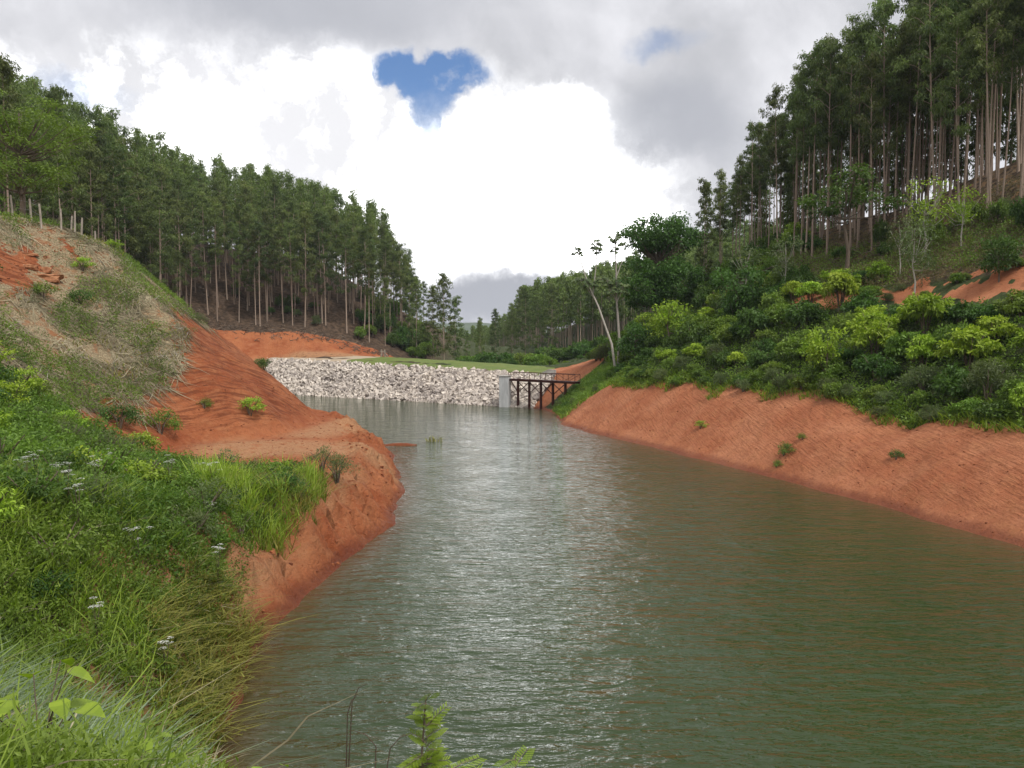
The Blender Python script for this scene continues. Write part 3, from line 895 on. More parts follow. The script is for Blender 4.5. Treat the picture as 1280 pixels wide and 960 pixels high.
# ------------------------------------------------------------------ eucalyptus plantation
def make_euc(seed, H=25.0, nbr=34, nleaf=62, L=0.38, W=0.125, first=0.42, spread=2.1, bark='euc_bark', leaf='euc_leaf', dead=6, k=6):
    rng = np.random.default_rng(seed)
    zz = np.linspace(-0.6, H, 12)
    ph = rng.random() * 6.28
    bow = rng.uniform(0.1, 0.5)
    ax = np.stack([bow * np.sin(zz / H * 2.6) * np.cos(ph), bow * np.sin(zz / H * 2.6) * np.sin(ph), zz], -1)
    rad = 0.13 * (1 - np.clip(zz / H, 0, 1)) ** 0.75 + 0.02
    rad[0] += 0.05
    wood = [tube(ax, rad, k, rng.uniform(0.3, 0.9))]
    at = lambda z: np.array([np.interp(z, zz, ax[:, 0]), np.interp(z, zz, ax[:, 1]), z])
    centers, rads, tones = [], [], []
    for i in range(nbr):
        u = (i + rng.random()) / nbr
        z0 = H * (first + (0.985 - first) * u)
        az = i * 2.4 + rng.uniform(-0.5, 0.5)
        ln = spread * (1.0 - 0.72 * u ** 1.6) * rng.uniform(0.55, 1.25)
        if u < 0.25: ln *= 0.45 + 1.6 * u
        rise = rng.uniform(0.35, 1.0)
        p0 = at(z0)
        d = np.array([math.cos(az), math.sin(az), rise])
        pm = p0 + d * ln * 0.5
        p1 = p0 + np.array([math.cos(az) * ln, math.sin(az) * ln, rise * ln * 0.75])
        wood.append(tube([p0, pm, p1], [0.045, 0.03, 0.012], 3, 0.4))
        for j in range(rng.integers(2, 4)):
            c = p0 + (p1 - p0) * rng.uniform(0.7, 1.1) + rng.normal(size=3) * 0.28
            centers.append(c); r = rng.uniform(0.42, 0.95)
            rads.append([r, r, r * 0.62]); tones.append(rng.random() * 0.9 + 0.2 * u - 0.1)
    for i in range(5):
        centers.append(at(H - 0.3 - i * 0.55) + rng.normal(size=3) * 0.2); rads.append([0.45, 0.45, 0.6]); tones.append(0.8)
    for i in range(dead):
        z0 = H * rng.uniform(0.15, first); az = rng.random() * 6.28; ln = rng.uniform(0.4, 1.3)
        p0 = at(z0)
        wood.append(tube([p0, p0 + np.array([math.cos(az) * ln, math.sin(az) * ln, ln * 0.3])], [0.02, 0.008], 3, 0.6))
    lv = leaf_cloud(np.array(centers), np.array(rads), nleaf, L, W, rng, droop=0.75, ctone=np.clip(tones, 0, 1))
    return (wood, lv, M[bark], M[leaf])


def mesh_pair(p, name):
    wood, lv, mb, ml = p
    return wood_mesh(name + '_trunk', wood, mb), leaf_mesh(name + '_crown', [lv], ml)


EUC = [mesh_pair(make_euc(100 + i, first=f, spread=s, nbr=n), 'eucalyptus_%d' % i) for i, (f, s, n) in enumerate(
    [(0.42, 2.9, 26), (0.48, 2.6, 22), (0.36, 3.0, 28), (0.52, 2.7, 22), (0.56, 2.4, 19), (0.44, 3.3, 27), (0.60, 2.4, 18), (0.28, 2.9, 32), (0.40, 2.5, 24), (0.50, 3.1, 23)])]


def copy_tree(name, protos, k, loc, rz, sc, label, cat, group=None, share=False, lean=(0, 0), parts=('trunk', 'crown')):
    o = thing(name, label, cat, loc, rz, group, share)
    o.rotation_euler = (lean[0], lean[1], rz)
    o.scale = sc if hasattr(sc, '__len__') else (sc, sc, sc)
    for pn, me in zip(parts, protos[k]):
        c = link(pn, me, o)
        if pn == 'flower_heads': c['kind'] = 'stuff'
    return o


def scatter_rows(poly, step, rng, jit=0.3, ang=0.0):
    P = np.array(poly); lo = P.min(0); hi = P.max(0)
    gx, gy = np.meshgrid(np.arange(lo[0], hi[0], step), np.arange(lo[1], hi[1], step))
    x = gx.ravel() + rng.normal(size=gx.size) * step * jit; y = gy.ravel() + rng.normal(size=gx.size) * step * jit
    k = inside(x, y, poly)
    return np.stack([x[k], y[k]], -1)


rng = np.random.default_rng(11)
LEFT_STAND = [(-21.5, 190), (-26, 171), (-39, 168.5), (-52, 166), (-66, 165), (-60, 145), (-62, 128), (-60, 108), (-62, 88), (-75, 70), (-104, 90), (-125, 150), (-100, 225), (-60, 245), (-33, 225), (-23, 205)]
RIGHT_STAND = [(29.5, 116), (32, 105), (34.5, 93), (38.5, 84), (44, 74), (48.0, 65), (52, 55), (66, 50), (72, 72), (66, 92), (56, 108), (46, 122), (33, 126)]
left = scatter_rows(LEFT_STAND, 3.5, rng, 0.4)
right = scatter_rows(RIGHT_STAND, 2.25, rng)


def front_rank(pts):
    """how many trees stand in front of each, seen from the reservoir's head"""
    ang = np.arctan2(pts[:, 0], pts[:, 1]); dist = np.hypot(pts[:, 0], pts[:, 1])
    return np.array([np.sum((np.abs(ang - ang[i]) < 0.012) & (dist < dist[i] - 0.5)) for i in range(len(pts))])


def px_of(x, y, z):
    d = Vector((x, y, z)) - Vector((0, 0, 9))
    f = Vector((0, math.cos(PITCH), -math.sin(PITCH))); up = Vector((0, math.sin(PITCH), math.cos(PITCH)))
    w = d.dot(f)
    return 640 + 985 * d.x / w, 480 - 985 * d.dot(up) / w


def in_view(x, y):
    return abs(x) / max(y, 1) < 0.70


rest = []
lr = front_rank(left); rr = front_rank(right)
cnt = 0
lz = terrain(left[:, 0], left[:, 1]); rz_ = terrain(right[:, 0], right[:, 1])
for side, pts, rk, zz, lim in (('l', left, lr, lz, 168), ('r', right, rr, rz_, 132)):
    order = np.lexsort((np.hypot(pts[:, 0], pts[:, 1]), rk))
    used = 0
    for i in order:
        x, y = pts[i]
        if not in_view(x, y): continue
        sc = (rng.uniform(0.74, 1.22) if side == 'l' else rng.uniform(0.84, 1.12)) * (1.02 if side == 'l' else 0.97)
        if side == 'r': sc *= 0.66 + 0.32 * smooth(116, 92, y)
        if side == 'l' and x > -32: sc *= 0.85
        if side == 'l': sc *= 1 - 0.17 * smooth(-0.55, -0.38, x / y)
        if used < lim:
            used += 1
            fr = rk[i] <= 1
            if side == 'l':
                where = 'above the red cut behind the dam' if x > -66 and y > 140 else ('behind the fence posts on the left hill' if y < 115 else 'on the dark left hillside')
                g = 'eucalyptus trees of the left plantation'
            else:
                where = 'at the lower end of the right stand' if y > 98 else ('above the upper red scar' if y > 70 else 'at the right edge of the right stand')
                g = 'eucalyptus trees of the right plantation'
            lab = ('tall front row eucalyptus ' if fr else 'slender eucalyptus deep in the rows ') + where
            copy_tree('eucalyptus_tree', EUC, int(rng.integers(0, 10)) if side == 'l' else int(rng.choice([1, 3, 4, 6, 0, 9, 4, 6])), (x, y, zz[i] - 0.1), rng.random() * 6.28,
                      (sc * (1.0 if side == 'l' else 0.82),) * 2 + (sc,), lab, 'tree', g, share=not fr, lean=(rng.normal() * 0.015, rng.normal() * 0.015))
        else:
            rest.append((x, y, zz[i], sc, 1 if side == 'l' else 2))

# the hill beyond the dam and the back rows: one far-off wood
FAR_STAND = [(13, 214), (22, 211), (40, 214), (70, 205), (95, 215), (100, 280), (75, 335), (30, 350), (0, 440), (-25, 440), (-6, 350), (6, 262), (11, 228)]
far = scatter_rows(FAR_STAND, 4.0, rng)
fz = terrain(far[:, 0], far[:, 1])
far2 = scatter_rows([(-50, 300), (-8, 345), (2, 440), (10, 520), (-80, 520), (-90, 400)], 6.0, rng)
far2z = terrain(far2[:, 0], far2[:, 1])
for (x, y), z in zip(far2, far2z):
    rest.append((x, y, z - 3.0, rng.uniform(0.42, 0.58), 0))
for (x, y), z in zip(far, fz):
    rest.append((x, y, z, rng.uniform(0.70, 0.9) * (0.7 if y > 300 else 1), 0))


def arrays_of(p):
    wood, lv, _, _ = p
    return join_quads(wood), lv


LOD_A = [arrays_of(make_euc(300 + i, nbr=28, nleaf=17, L=0.58, W=0.19, dead=0, k=4, first=0.42)) for i in range(3)]
LOD_C = [arrays_of(make_euc(350 + i, nbr=30, nleaf=17, L=0.55, W=0.19, dead=4, k=4, first=0.22, spread=1.9)) for i in range(3)]
LOD_B = [arrays_of(make_euc(400 + i, nbr=22, nleaf=9, L=0.95, W=0.42, dead=0, k=3, first=0.38, spread=2.4)) for i in range(3)]
wv, wf, wt, lv_, lt = [], [], [], [], []
wo = 0
for (x, y, z, sc, kind) in rest:
    (v, f, t), (lv, tn) = (LOD_B, LOD_A, LOD_C)[kind][int(rng.integers(0, 3))]
    a = rng.random() * 6.28
    Rz = np.array([[math.cos(a), math.sin(a), 0], [-math.sin(a), math.cos(a), 0], [0, 0, 1]]) * sc
    o = np.array([x, y, z - 0.1])
    wv.append(v @ Rz + o); wf.append(f + wo); wt.append(t); wo += len(v)
    lv_.append(lv @ Rz + o); lt.append(np.clip(tn * 0.8 + rng.random() * 0.3, 0, 1))
wv = np.concatenate(wv); wf = np.concatenate(wf); wt = np.concatenate(wt); lvv = np.concatenate(lv_); lt = np.concatenate(lt)
nw = len(wv)
allv = np.concatenate([wv, lvv]); allf = np.concatenate([wf, np.arange(len(lvv)).reshape(-1, 4) + nw])
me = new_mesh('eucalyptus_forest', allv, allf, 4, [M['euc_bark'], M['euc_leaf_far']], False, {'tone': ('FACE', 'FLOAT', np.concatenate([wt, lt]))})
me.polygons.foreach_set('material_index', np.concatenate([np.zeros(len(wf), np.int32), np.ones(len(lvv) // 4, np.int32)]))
fo = structure('eucalyptus_forest', me, 'stuff')
print('TREES', len(left), len(right), len(far), 'rest', len(rest), 'tris', len(allf) * 2)

# ------------------------------------------------------------------ bushes and small trees
def make_bush(seed, R=1.0, H=1.4, nclump=30, nleaf=70, L=0.17, W=0.085, leaf='bush_mid', flat=0.0, stems=5, tall=0.0, droop=0.3):
    rng = np.random.default_rng(seed)
    wood, cs, rd, tn = [], [], [], []
    for i in range(stems):
        az = i * 6.28 / stems + rng.uniform(-0.4, 0.4)
        e = np.array([math.cos(az) * R * 0.6, math.sin(az) * R * 0.6, tall + H * 0.75])
        wood.append(tube([(0, 0, -0.2), tuple(e * [0.3, 0.3, 0.5]), tuple(e)], [0.05 * H / 1.4, 0.03, 0.012], 4, rng.random()))
    for i in range(nclump):
        d = norm(rng.normal(size=3)); d[2] = abs(d[2]) * 1.1 - 0.25
        k = rng.uniform(0.45, 1.0)
        c = np.array([d[0] * R * k, d[1] * R * k, tall + H * (0.42 + 0.55 * d[2] * k)])
        cs.append(c); r = R * rng.uniform(0.2, 0.36)
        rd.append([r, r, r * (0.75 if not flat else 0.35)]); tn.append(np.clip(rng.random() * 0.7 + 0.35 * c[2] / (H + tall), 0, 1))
    lv = leaf_cloud(np.array(cs), np.array(rd), nleaf, L, W, rng, droop=droop, flat=flat, ctone=tn)
    return wood_mesh('bush_stem', wood, M['wood']), leaf_mesh('bush_foliage', [lv], M[leaf])


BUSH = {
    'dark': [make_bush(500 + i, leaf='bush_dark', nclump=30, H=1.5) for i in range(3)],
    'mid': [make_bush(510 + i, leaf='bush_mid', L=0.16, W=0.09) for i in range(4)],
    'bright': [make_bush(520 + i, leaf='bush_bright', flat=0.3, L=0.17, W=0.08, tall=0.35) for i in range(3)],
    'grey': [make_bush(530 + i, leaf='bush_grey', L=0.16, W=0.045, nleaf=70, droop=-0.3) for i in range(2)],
}
CN = {'dark': 'dark green', 'mid': 'mid green', 'bright': 'bright yellow green', 'grey': 'grey green feathery'}


def bush(kind, x, y, s, label, group, sh=0.0, rngl=rng, name='bush', cat='bush', share=False, sz=None):
    P = BUSH[kind]
    z = hgt(x, y)
    return copy_tree(name, P, int(rngl.integers(0, len(P))), (x, y, z - 0.08 * s), rngl.random() * 6.28, (s, s, sz or s), label, cat, group, share, parts=('stem', 'foliage'))


rng = np.random.default_rng(21)
# the right-hand slope between the lip of the cut and the upper scar
cand = np.stack([rng.uniform(6, 46, 2600), rng.uniform(34, 118, 2600)], -1)
_, csd, _, _, cup = terrain(cand[:, 0], cand[:, 1], True)
kept = []
for (x, y), sd_, up_ in zip(cand, csd, cup):
    if sd_ < 6.8 or not in_view(x, y): continue
    if y > 99 and (x < 12 or sd_ < 8): continue
    if up_ > 14.8 and y < 95: continue
    if sd_ > 30: continue
    if 38 < y < 80 and seg_dist(np.array([x]), np.array([y]), (34, 68), (41, 50))[0] < 3.4: continue
    edge = sd_ < 8.6
    s = rng.uniform(0.65, 1.0) if edge else rng.uniform(1.0, 2.0)
    if any((x - a) ** 2 + (y - b) ** 2 < (0.75 * (s + c) / 1.0) ** 2 * 0.8 for a, b, c in kept): continue
    kept.append((x, y, s))
for x, y, s in kept:
    _, a, _, _, u = terrain(np.array([x]), np.array([y]), True)
    a = a[0]
    w = np.array([0.36, 0.36, 0.16, 0.12])
    if 46 < y < 66 and a > 10: w = np.array([0.25, 0.2, 0.5, 0.05])
    if a < 9: w = np.array([0.12, 0.5, 0.06, 0.32])
    if y > 80: w = np.array([0.5, 0.38, 0.07, 0.05])
    kind = ['dark', 'mid', 'bright', 'grey'][rng.choice(4, p=w / w.sum())]
    place = 'overhanging the lip of the right red cut' if a < 9 else ('just below the upper red scar' if a > 17 and y < 80 else
             ('on the slope beside the big round tree' if y > 85 else ('near the middle of the right slope' if y > 58 else 'low on the right slope near frame edge')))
    bush(kind, x, y, s, '%s bush %s' % (CN[kind], place), 'bushes on the right slope', sz=s * rng.uniform(0.85, 1.35))
print('BUSHES', len(kept))


# undergrowth that fills the gaps between them
def ground_cover(name, n, sampler, L, W, mat, rng, hmax=0.5, per=9, label=None, rad=0.35, kind='stuff', droop=-0.3, out=0.7):
    p = sampler(n, rng)
    z = terrain(p[:, 0], p[:, 1])
    c = np.stack([p[:, 0], p[:, 1], z + rng.random(len(p)) * hmax], -1)
    tone = np.clip(0.5 + 1.1 * fbm(p[:, 0] * 0.35, p[:, 1] * 0.35, 3, 90) + 0.3 * (rng.random(len(p)) - 0.5), 0, 1)
    lv = leaf_cloud(c, np.full(len(p), rad), per, L, W, rng, droop=droop, ctone=tone, out=out)
    o = structure(name, leaf_mesh(name, [lv], mat), 'stuff')
    return o


def samp(poly, cond=None):
    P = np.array(poly)
    def f(n, rng):
        out = []
        tot = 0
        while tot < n:
            q = rng.uniform(P.min(0), P.max(0), (n * 2, 2))
            q = q[inside(q[:, 0], q[:, 1], poly)]
            if cond is not None: q = q[cond(q)]
            out.append(q); tot += len(q)
            if len(q) == 0: break
        return np.concatenate(out)[:n]
    return f


def right_cond(q):
    _, s, _, _, u = terrain(q[:, 0], q[:, 1], True)
    nn = fbm(q[:, 0] * 0.3, q[:, 1] * 0.3, 3, 60) * 2.2
    sc_ = seg_dist(q[:, 0], q[:, 1], (34, 68), (41, 50))
    sc2 = seg_dist(q[:, 0], q[:, 1], (29, 79), (34, 68))
    return (s + nn > 6.6) & (s < 32) & ((sc_ > 3.2) | (q[:, 1] > 85)) & (sc2 > 1.5) & ~((q[:, 1] > 104 + 0.25 * q[:, 0]) & (q[:, 0] < 13))


ground_cover('undergrowth', 15000, samp([(5, 30), (48, 30), (54, 60), (40, 90), (24, 122), (12, 122), (6, 100)], right_cond), 0.24, 0.10, M['bush_mid'], rng, 0.7)
ground_cover('dry_scrub', 9000, samp([(24, 92), (27, 84), (36, 66), (45, 48), (56, 50), (50, 74), (38, 98), (30, 116), (22, 116)]), 0.24, 0.07, M['scrub'], rng, 0.9, per=8)
ground_cover('undergrowth', 2600, samp([(4.5, 94), (13, 94), (17, 104), (10, 107), (6.5, 105.5), (5.4, 103)], lambda q: lake_fields(q[:, 0], q[:, 1])[0] > 0.25), 0.2, 0.07, M['bush_mid'], rng, 0.5)


# ------------------------------------------------------------------ single trees that stand out
def make_tree(seed, H, lumps, leaf, nleaf=60, L=0.35, W=0.16, trunk_r=0.22, flat=0.0, clump=0.8, per=16, bark='wood', droop=0.3):
    """lumps: (cx, cy, cz, rx, ry, rz) crown masses; clumps sit mostly on their shells, limbs run out to them"""
    rng = np.random.default_rng(seed)
    top = max(l[2] for l in lumps)
    pts = [(0, 0, -0.5), (0.1, 0, H * 0.25), (-0.1, 0.1, H * 0.5), (0, 0, top)]
    wood = [tube(pts, [trunk_r * 1.25, trunk_r, trunk_r * 0.75, trunk_r * 0.25], 7, 0.5)]
    cs, rd, tn = [], [], []
    for (cx, cy, cz, rx, ry, rz) in lumps:
        for i in range(per):
            d = norm(rng.normal(size=3)); d[2] = d[2] * 0.9 + 0.15
            k = rng.uniform(0.65, 1.0)
            c = np.array([cx + d[0] * rx * k, cy + d[1] * ry * k, cz + d[2] * rz * k])
            cs.append(c); r = clump * rng.uniform(0.7, 1.25); rd.append([r, r, r * (0.45 if flat else 0.75)])
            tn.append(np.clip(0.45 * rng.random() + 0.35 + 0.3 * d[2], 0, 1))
            if i % 2 == 0:
                a = np.array([0, 0, min(H * 0.35 + 0.3 * cz, c[2] * 0.8)])
                mid = (a + c) / 2 + np.array([0, 0, -0.3])
                wood.append(tube([a, mid, c], [trunk_r * 0.4, trunk_r * 0.25, 0.02], 4, 0.5))
    lv = leaf_cloud(np.array(cs), np.array(rd), nleaf, L, W, rng, droop=droop, flat=flat, ctone=tn)
    return wood_mesh('tree_trunk', wood, M[bark]), leaf_mesh('tree_crown', [lv], M[leaf])


def solo_tree(name, proto, x, y, label, cat='tree', sc=1.0, rz=0.0, group=None, dz=0.0):
    return copy_tree(name, [proto], 0, (x, y, hgt(x, y) + dz), rz, sc, label, cat, group)


rng = np.random.default_rng(33)
lump_r = [(0.2, 0, 13.0, 4.4, 4.2, 2.7), (1.8, 0, 12.4, 3.6, 3.4, 2.2), (-1.9, 0, 12.4, 3.3, 3.2, 2.1), (-0.3, -0.5, 8.4, 4.6, 4.2, 2.4), (-2.0, -1, 5.6, 3.4, 3.0, 2.8), (2.2, -1, 6.6, 3.4, 3.0, 2.6)]
solo_tree('broadleaf_tree', make_tree(701, 15, lump_r, 'bush_dark', 120, 0.34, 0.2, 0.3, clump=1.1, per=34), 19.3, 104.5,
          'big round topped dark green tree on the ridge right of the slim pale trees', sc=0.97)
lump_l = [(0, 0, 9.2, 3.8, 3.6, 1.6), (2.0, 0, 7.8, 3.6, 3.4, 1.3), (-2.2, 0, 7.8, 3.6, 3.4, 1.4), (0.5, 0, 5.8, 4.4, 4.0, 1.4), (1.5, -1, 4.2, 3.2, 3.2, 1.0)]
solo_tree('spreading_tree', make_tree(702, 10.5, lump_l, 'bush_mid', 85, 0.26, 0.09, 0.2, flat=0.6, clump=0.95, per=24), -42.5, 69.0,
          'broad olive green tree with flat layered foliage behind the fence posts', sc=1.12)
solo_tree('spreading_tree', make_tree(703, 10.5, lump_l, 'bush_mid', 75, 0.26, 0.09, 0.2, flat=0.6, clump=0.95, per=20), -52.5, 77.0,
          'olive green layered tree at the left frame edge behind the broader one', sc=1.0, rz=2)
sm = [(0, 0, 5.0, 1.6, 1.6, 0.9), (-1.0, 0, 3.9, 1.5, 1.4, 0.6), (1.1, 0, 4.0, 1.6, 1.5, 0.7)]
solo_tree('spreading_tree', make_tree(704, 5.5, sm, 'bush_dark', 60, 0.22, 0.10, 0.1, flat=0.5, clump=0.6, per=12), 33.5, 79.5,
          'dark green small tree with flat tiers before the right stand of trunks', sc=1.9)
yl = [(0, 0, 4.6, 1.7, 1.5, 1.1), (0.3, 0, 3.2, 1.5, 1.3, 0.8)]
YT = make_tree(705, 5.0, yl, 'bush_bright', 16, 0.26, 0.11, 0.07, clump=0.55, per=18, bark='pale_wood')
solo_tree('sapling', YT, 38.5, 74.0, 'thin sapling with sparse yellow green leaves before the trunks of the right stand', sc=1.25)
solo_tree('sapling', YT, 40.5, 71.5, 'smaller sparse sapling right beside the thin yellow green one', sc=0.95, rz=2)
gl = [(0, 0, 4.4, 1.3, 1.2, 1.4), (0.3, 0, 3.0, 1.1, 1.1, 0.8)]
GT = make_tree(706, 5.0, gl, 'bush_grey', 26, 0.24, 0.10, 0.06, clump=0.55, per=16, bark='pale_wood')
for (x, y, s, r, lab) in [(34.0, 67.0, 1.15, 0, 'slim grey green sapling on the upper red scar'), (35.5, 72.5, 1.0, 1, 'pale stemmed sapling just above the upper red scar'),
                          (29.0, 84.0, 1.2, 2, 'slim sapling below the first trunks of the right stand'), (26.5, 90.0, 1.25, 3, 'leafy sapling at the foot of the right stand near the round tree')]:
    solo_tree('sapling', GT, x, y, lab, sc=s, rz=r)
bl = [(0, 0, 3.2, 1.3, 1.3, 1.0), (0.2, 0, 2.0, 1.1, 1.1, 0.7)]
BT = make_tree(707, 4.0, bl, 'bush_bright', 40, 0.24, 0.13, 0.06, clump=0.5, per=16)
for (x, y, s, r, lab) in [(16.8, 96.5, 1.25, 0, 'rounded yellow green small tree right of the slim pale trees'), (18.0, 90.5, 1.5, 1, 'tall yellow green sapling below the big round tree'),
                          (24.2, 60.5, 1.1, 2, 'bright lime green sapling in front of the dark thicket on the right slope')]:
    solo_tree('small_tree', BT, x, y, lab, sc=s, rz=r)
DT = make_tree(708, 4.0, [(0, 0, 3.0, 1.8, 1.7, 1.1), (0.4, 0, 1.8, 1.6, 1.6, 0.9)], 'bush_dark', 60, 0.24, 0.14, 0.07, clump=0.6, per=20)
for (x, y, s, r, lab) in [(24.0, 84.5, 1.5, 0, 'dark domed small tree under the left end of the right stand'), (37.0, 60.2, 0.85, 1, 'dark green small tree standing in the upper red scar'),
                          (15.2, 97.0, 1.2, 2, 'dark shrubby small tree against the pale leaning trunks'), (44.3, 63.5, 1.3, 3, 'dark bushy tree above the red scar at the right frame edge')]:
    solo_tree('small_tree', DT, x, y, lab, sc=s, rz=r)

# slim pale trees with umbrellas of big lobed leaves
def make_umbrella_tree(seed, stems, clusters):
    rng = np.random.default_rng(seed)
    wood = []
    for pts, r0, r1 in stems:
        n = len(pts)
        wood.append(tube(pts, np.linspace(r0, r1, n), 7, rng.uniform(0.3, 1)))
    lv = []; tn = []
    for (c, R) in clusters:
        c = np.array(c)
        for i in range(12):
            az = i * 2.4; el = rng.uniform(-1.0, 1.2)
            pet = c + np.array([math.cos(az) * math.cos(el), math.sin(az) * math.cos(el), math.sin(el) * 0.8]) * R * rng.uniform(0.45, 0.8)
            wood.append(tube([c, pet], [0.02, 0.012], 3, 0.3))
            tone = rng.random()
            for j in range(9):           # the lobes of one leaf, drooping from its centre
                a = az + (j - 4) * 0.62
                d = np.array([math.cos(a), math.sin(a), -0.7 - 0.5 * rng.random()]); d = d / np.linalg.norm(d)
                s = np.cross(d, [0, 0, 1]); s = s / np.linalg.norm(s)
                l = R * 0.55 * rng.uniform(0.8, 1.1)
                lv += [pet, pet + d * l * 0.6 + s * l * 0.17, pet + d * l, pet + d * l * 0.6 - s * l * 0.17]
                tn.append(tone)
    lm = new_mesh('umbrella_crown', np.array(lv), np.arange(len(lv)), 4, [M['bush_grey']], False, {'tone': ('FACE', 'FLOAT', np.array(tn))})
    return wood_mesh('umbrella_trunk', wood, M['pale_wood']), lm


u1 = make_umbrella_tree(801, [([(0, 0, -0.5), (0.1, 0, 4), (-0.25, 0, 9), (-0.35, 0, 13.5), (-0.5, 0, 16.6)], 0.20, 0.06), ([(-0.35, 0, 11.5), (0.4, 0.3, 13.5), (0.5, 0.3, 15.6)], 0.07, 0.04),
                              ([(-0.2, 0, 8.5), (-1.2, 0.2, 10.5), (-1.5, 0, 11.3)], 0.07, 0.04), ([(-0.2, 0, 8.5), (0.5, -0.4, 10.3)], 0.07, 0.04)],
                        [((-0.5, 0, 16.7), 1.15), ((0.5, 0.3, 15.7), 0.95), ((-0.5, 0, 15.0), 0.8), ((-0.3, 0, 11.2), 1.2), ((0.5, -0.4, 10.4), 1.3), ((-0.9, -0.3, 10.2), 1.2), ((-1.5, 0, 11.4), 1.1)])
solo_tree('umbrella_leaf_tree', u1, 13.4, 99.5, 'slim upright pale trunked tree with umbrella clusters of dark leaves', sc=1.0)
u2 = make_umbrella_tree(802, [([(0, 0, -0.5), (-0.6, 0, 3.5), (-2.3, 0, 8.2), (-3.6, 0, 11), (-4.9, 0, 15)], 0.18, 0.05), ([(-3.0, 0, 9.7), (-2.6, 0.2, 13), (-2.5, 0.2, 16.0)], 0.08, 0.05),
                              ([(-2.6, 0, 8.9), (-3.8, 0.3, 10.6), (-4.4, 0.2, 11.2)], 0.06, 0.04)],
                        [((-4.9, 0, 15.1), 0.95), ((-2.5, 0.2, 16.1), 1.2), ((-2.5, 0.2, 15.2), 0.8), ((-4.4, 0.2, 11.4), 1.3), ((-3.4, 0, 10.9), 1.2), ((-2.4, 0.1, 11.8), 0.9)])
solo_tree('umbrella_leaf_tree', u2, 13.1, 99.0, 'slim pale tree leaning left with small umbrella clusters against the sky', sc=1.0)

# loose-crowned eucalyptus beyond the dam
LOOSE = [mesh_pair(make_euc(900 + i, first=0.14, spread=3.3, nbr=46, nleaf=34, L=0.5, W=0.2, dead=0), 'loose_eucalyptus_%d' % i) for i in range(2)]
for (x, y, s, k, lab) in [(-14.3, 166, 0.80, 0, 'tall loose crowned eucalyptus standing alone behind the middle of the dam'), (-17.2, 172, 0.70, 1, 'thinner eucalyptus just left of the tall lone one behind the dam'),
                          (-12.4, 176, 0.66, 1, 'eucalyptus partly hidden right behind the tall lone one'), (-7.2, 178, 0.48, 0, 'small thin eucalyptus right of the lone tall ones by the far gap'),
                          (-9.8, 172, 0.36, 1, 'short bushy eucalyptus between the lone tall one and the gap'), (-21.5, 178, 0.72, 0, 'eucalyptus at the right end of the left stand'),
                          (-8.5, 205, 0.42, 0, 'low leafy eucalyptus at the left foot of the far wooded hill'), (-4.5, 212, 0.55, 1, 'second eucalyptus up from the far gap on the wooded hill'),
                          (0.0, 214, 0.62, 0, 'leafy eucalyptus on the left shoulder of the far wooded hill'), (3.5, 210, 0.78, 1, 'tallest leafy eucalyptus at the left shoulder of the far hill'),
                          (7.0, 212, 0.72, 0, 'leafy eucalyptus next to the regular rows of the far hill'), (10.5, 209, 0.8, 1, 'leafy eucalyptus at the first row of the far hill stand'),
                          (3.0, 258, 0.78, 0, 'dark eucalyptus rising above the far hill canopy'), (26.0, 108, 0.62, 1, 'thin eucalyptus against the sky between round tree and right stand'),
                          (27.4, 112, 0.6, 0, 'wispy eucalyptus at the left end of the right stand')]:
    copy_tree('eucalyptus_tree', LOOSE, k, (x, y, hgt(x, y) - 0.1), rng.random() * 6, (s * (0.75 if s < .5 or x > 20 else 1.0), s * (0.75 if s < .5 or x > 20 else 1.0), s), lab, 'tree')

# bushes along the far end of the dam, in the valley
for i in range(46):
    x = rng.uniform(-10, 19); y = rng.uniform(141, 176) if x < 9 else rng.uniform(132, 172)
    if x < -3 and y < 150: y += 14
    kind = ['dark', 'mid', 'bright', 'grey'][rng.choice(4, p=[0.6, 0.3, 0.02, 0.08])]
    s = rng.uniform(1.6, 3.0) if y > 150 else rng.uniform(0.9, 1.6)
    if 9 < x and y < 160: s *= 0.5
    bush(kind, x, y, s, '%s bush in the valley behind the dam crest' % CN[kind], 'bushes behind the dam', rngl=rng)
for i in range(26):
    x = rng.uniform(14, 34); y = rng.uniform(112, 150)
    kind = ['dark', 'mid', 'bright'][rng.choice(3, p=[0.5, 0.4, 0.1])]
    s = rng.uniform(1.2, 2.2)
    bush(kind, x, y, s, '%s bush on the ridge behind the slim pale trees' % CN[kind], 'bushes on the far ridge', rngl=rng)

for i in range(16):
    x = rng.uniform(5.5, 15); y = rng.uniform(93, 106)
    if lake_fields(np.array([x]), np.array([y]))[0][0] < 0.8: continue
    bush(['mid', 'dark', 'grey'][int(rng.integers(0, 3))], x, y, rng.uniform(0.35, 0.8), 'low bush on the grassy bank between bridge and red cut', 'bushes on the right slope', rngl=rng)
for i in range(12):
    t = rng.random(); x = 33 + 9 * t + rng.normal() * 1.2; y = 71 - 21 * t + rng.normal() * 1.2
    bush(['mid', 'grey', 'mid'][int(rng.integers(0, 3))], x, y, rng.uniform(0.35, 0.7), 'small bush growing on the bare upper red scar', 'bushes on the right slope', rngl=rng)
for i in range(26):
    x = rng.uniform(-36, -19); y = rng.uniform(170, 200)
    if x < -24 and y < 172: continue
    bush(['dark', 'mid', 'dark'][int(rng.integers(0, 3))], x, y, rng.uniform(1.4, 2.6), 'thicket bush at the right foot of the left plantation', 'scrub at the foot of the plantations', rngl=rng, sz=rng.uniform(1.8, 4.0))
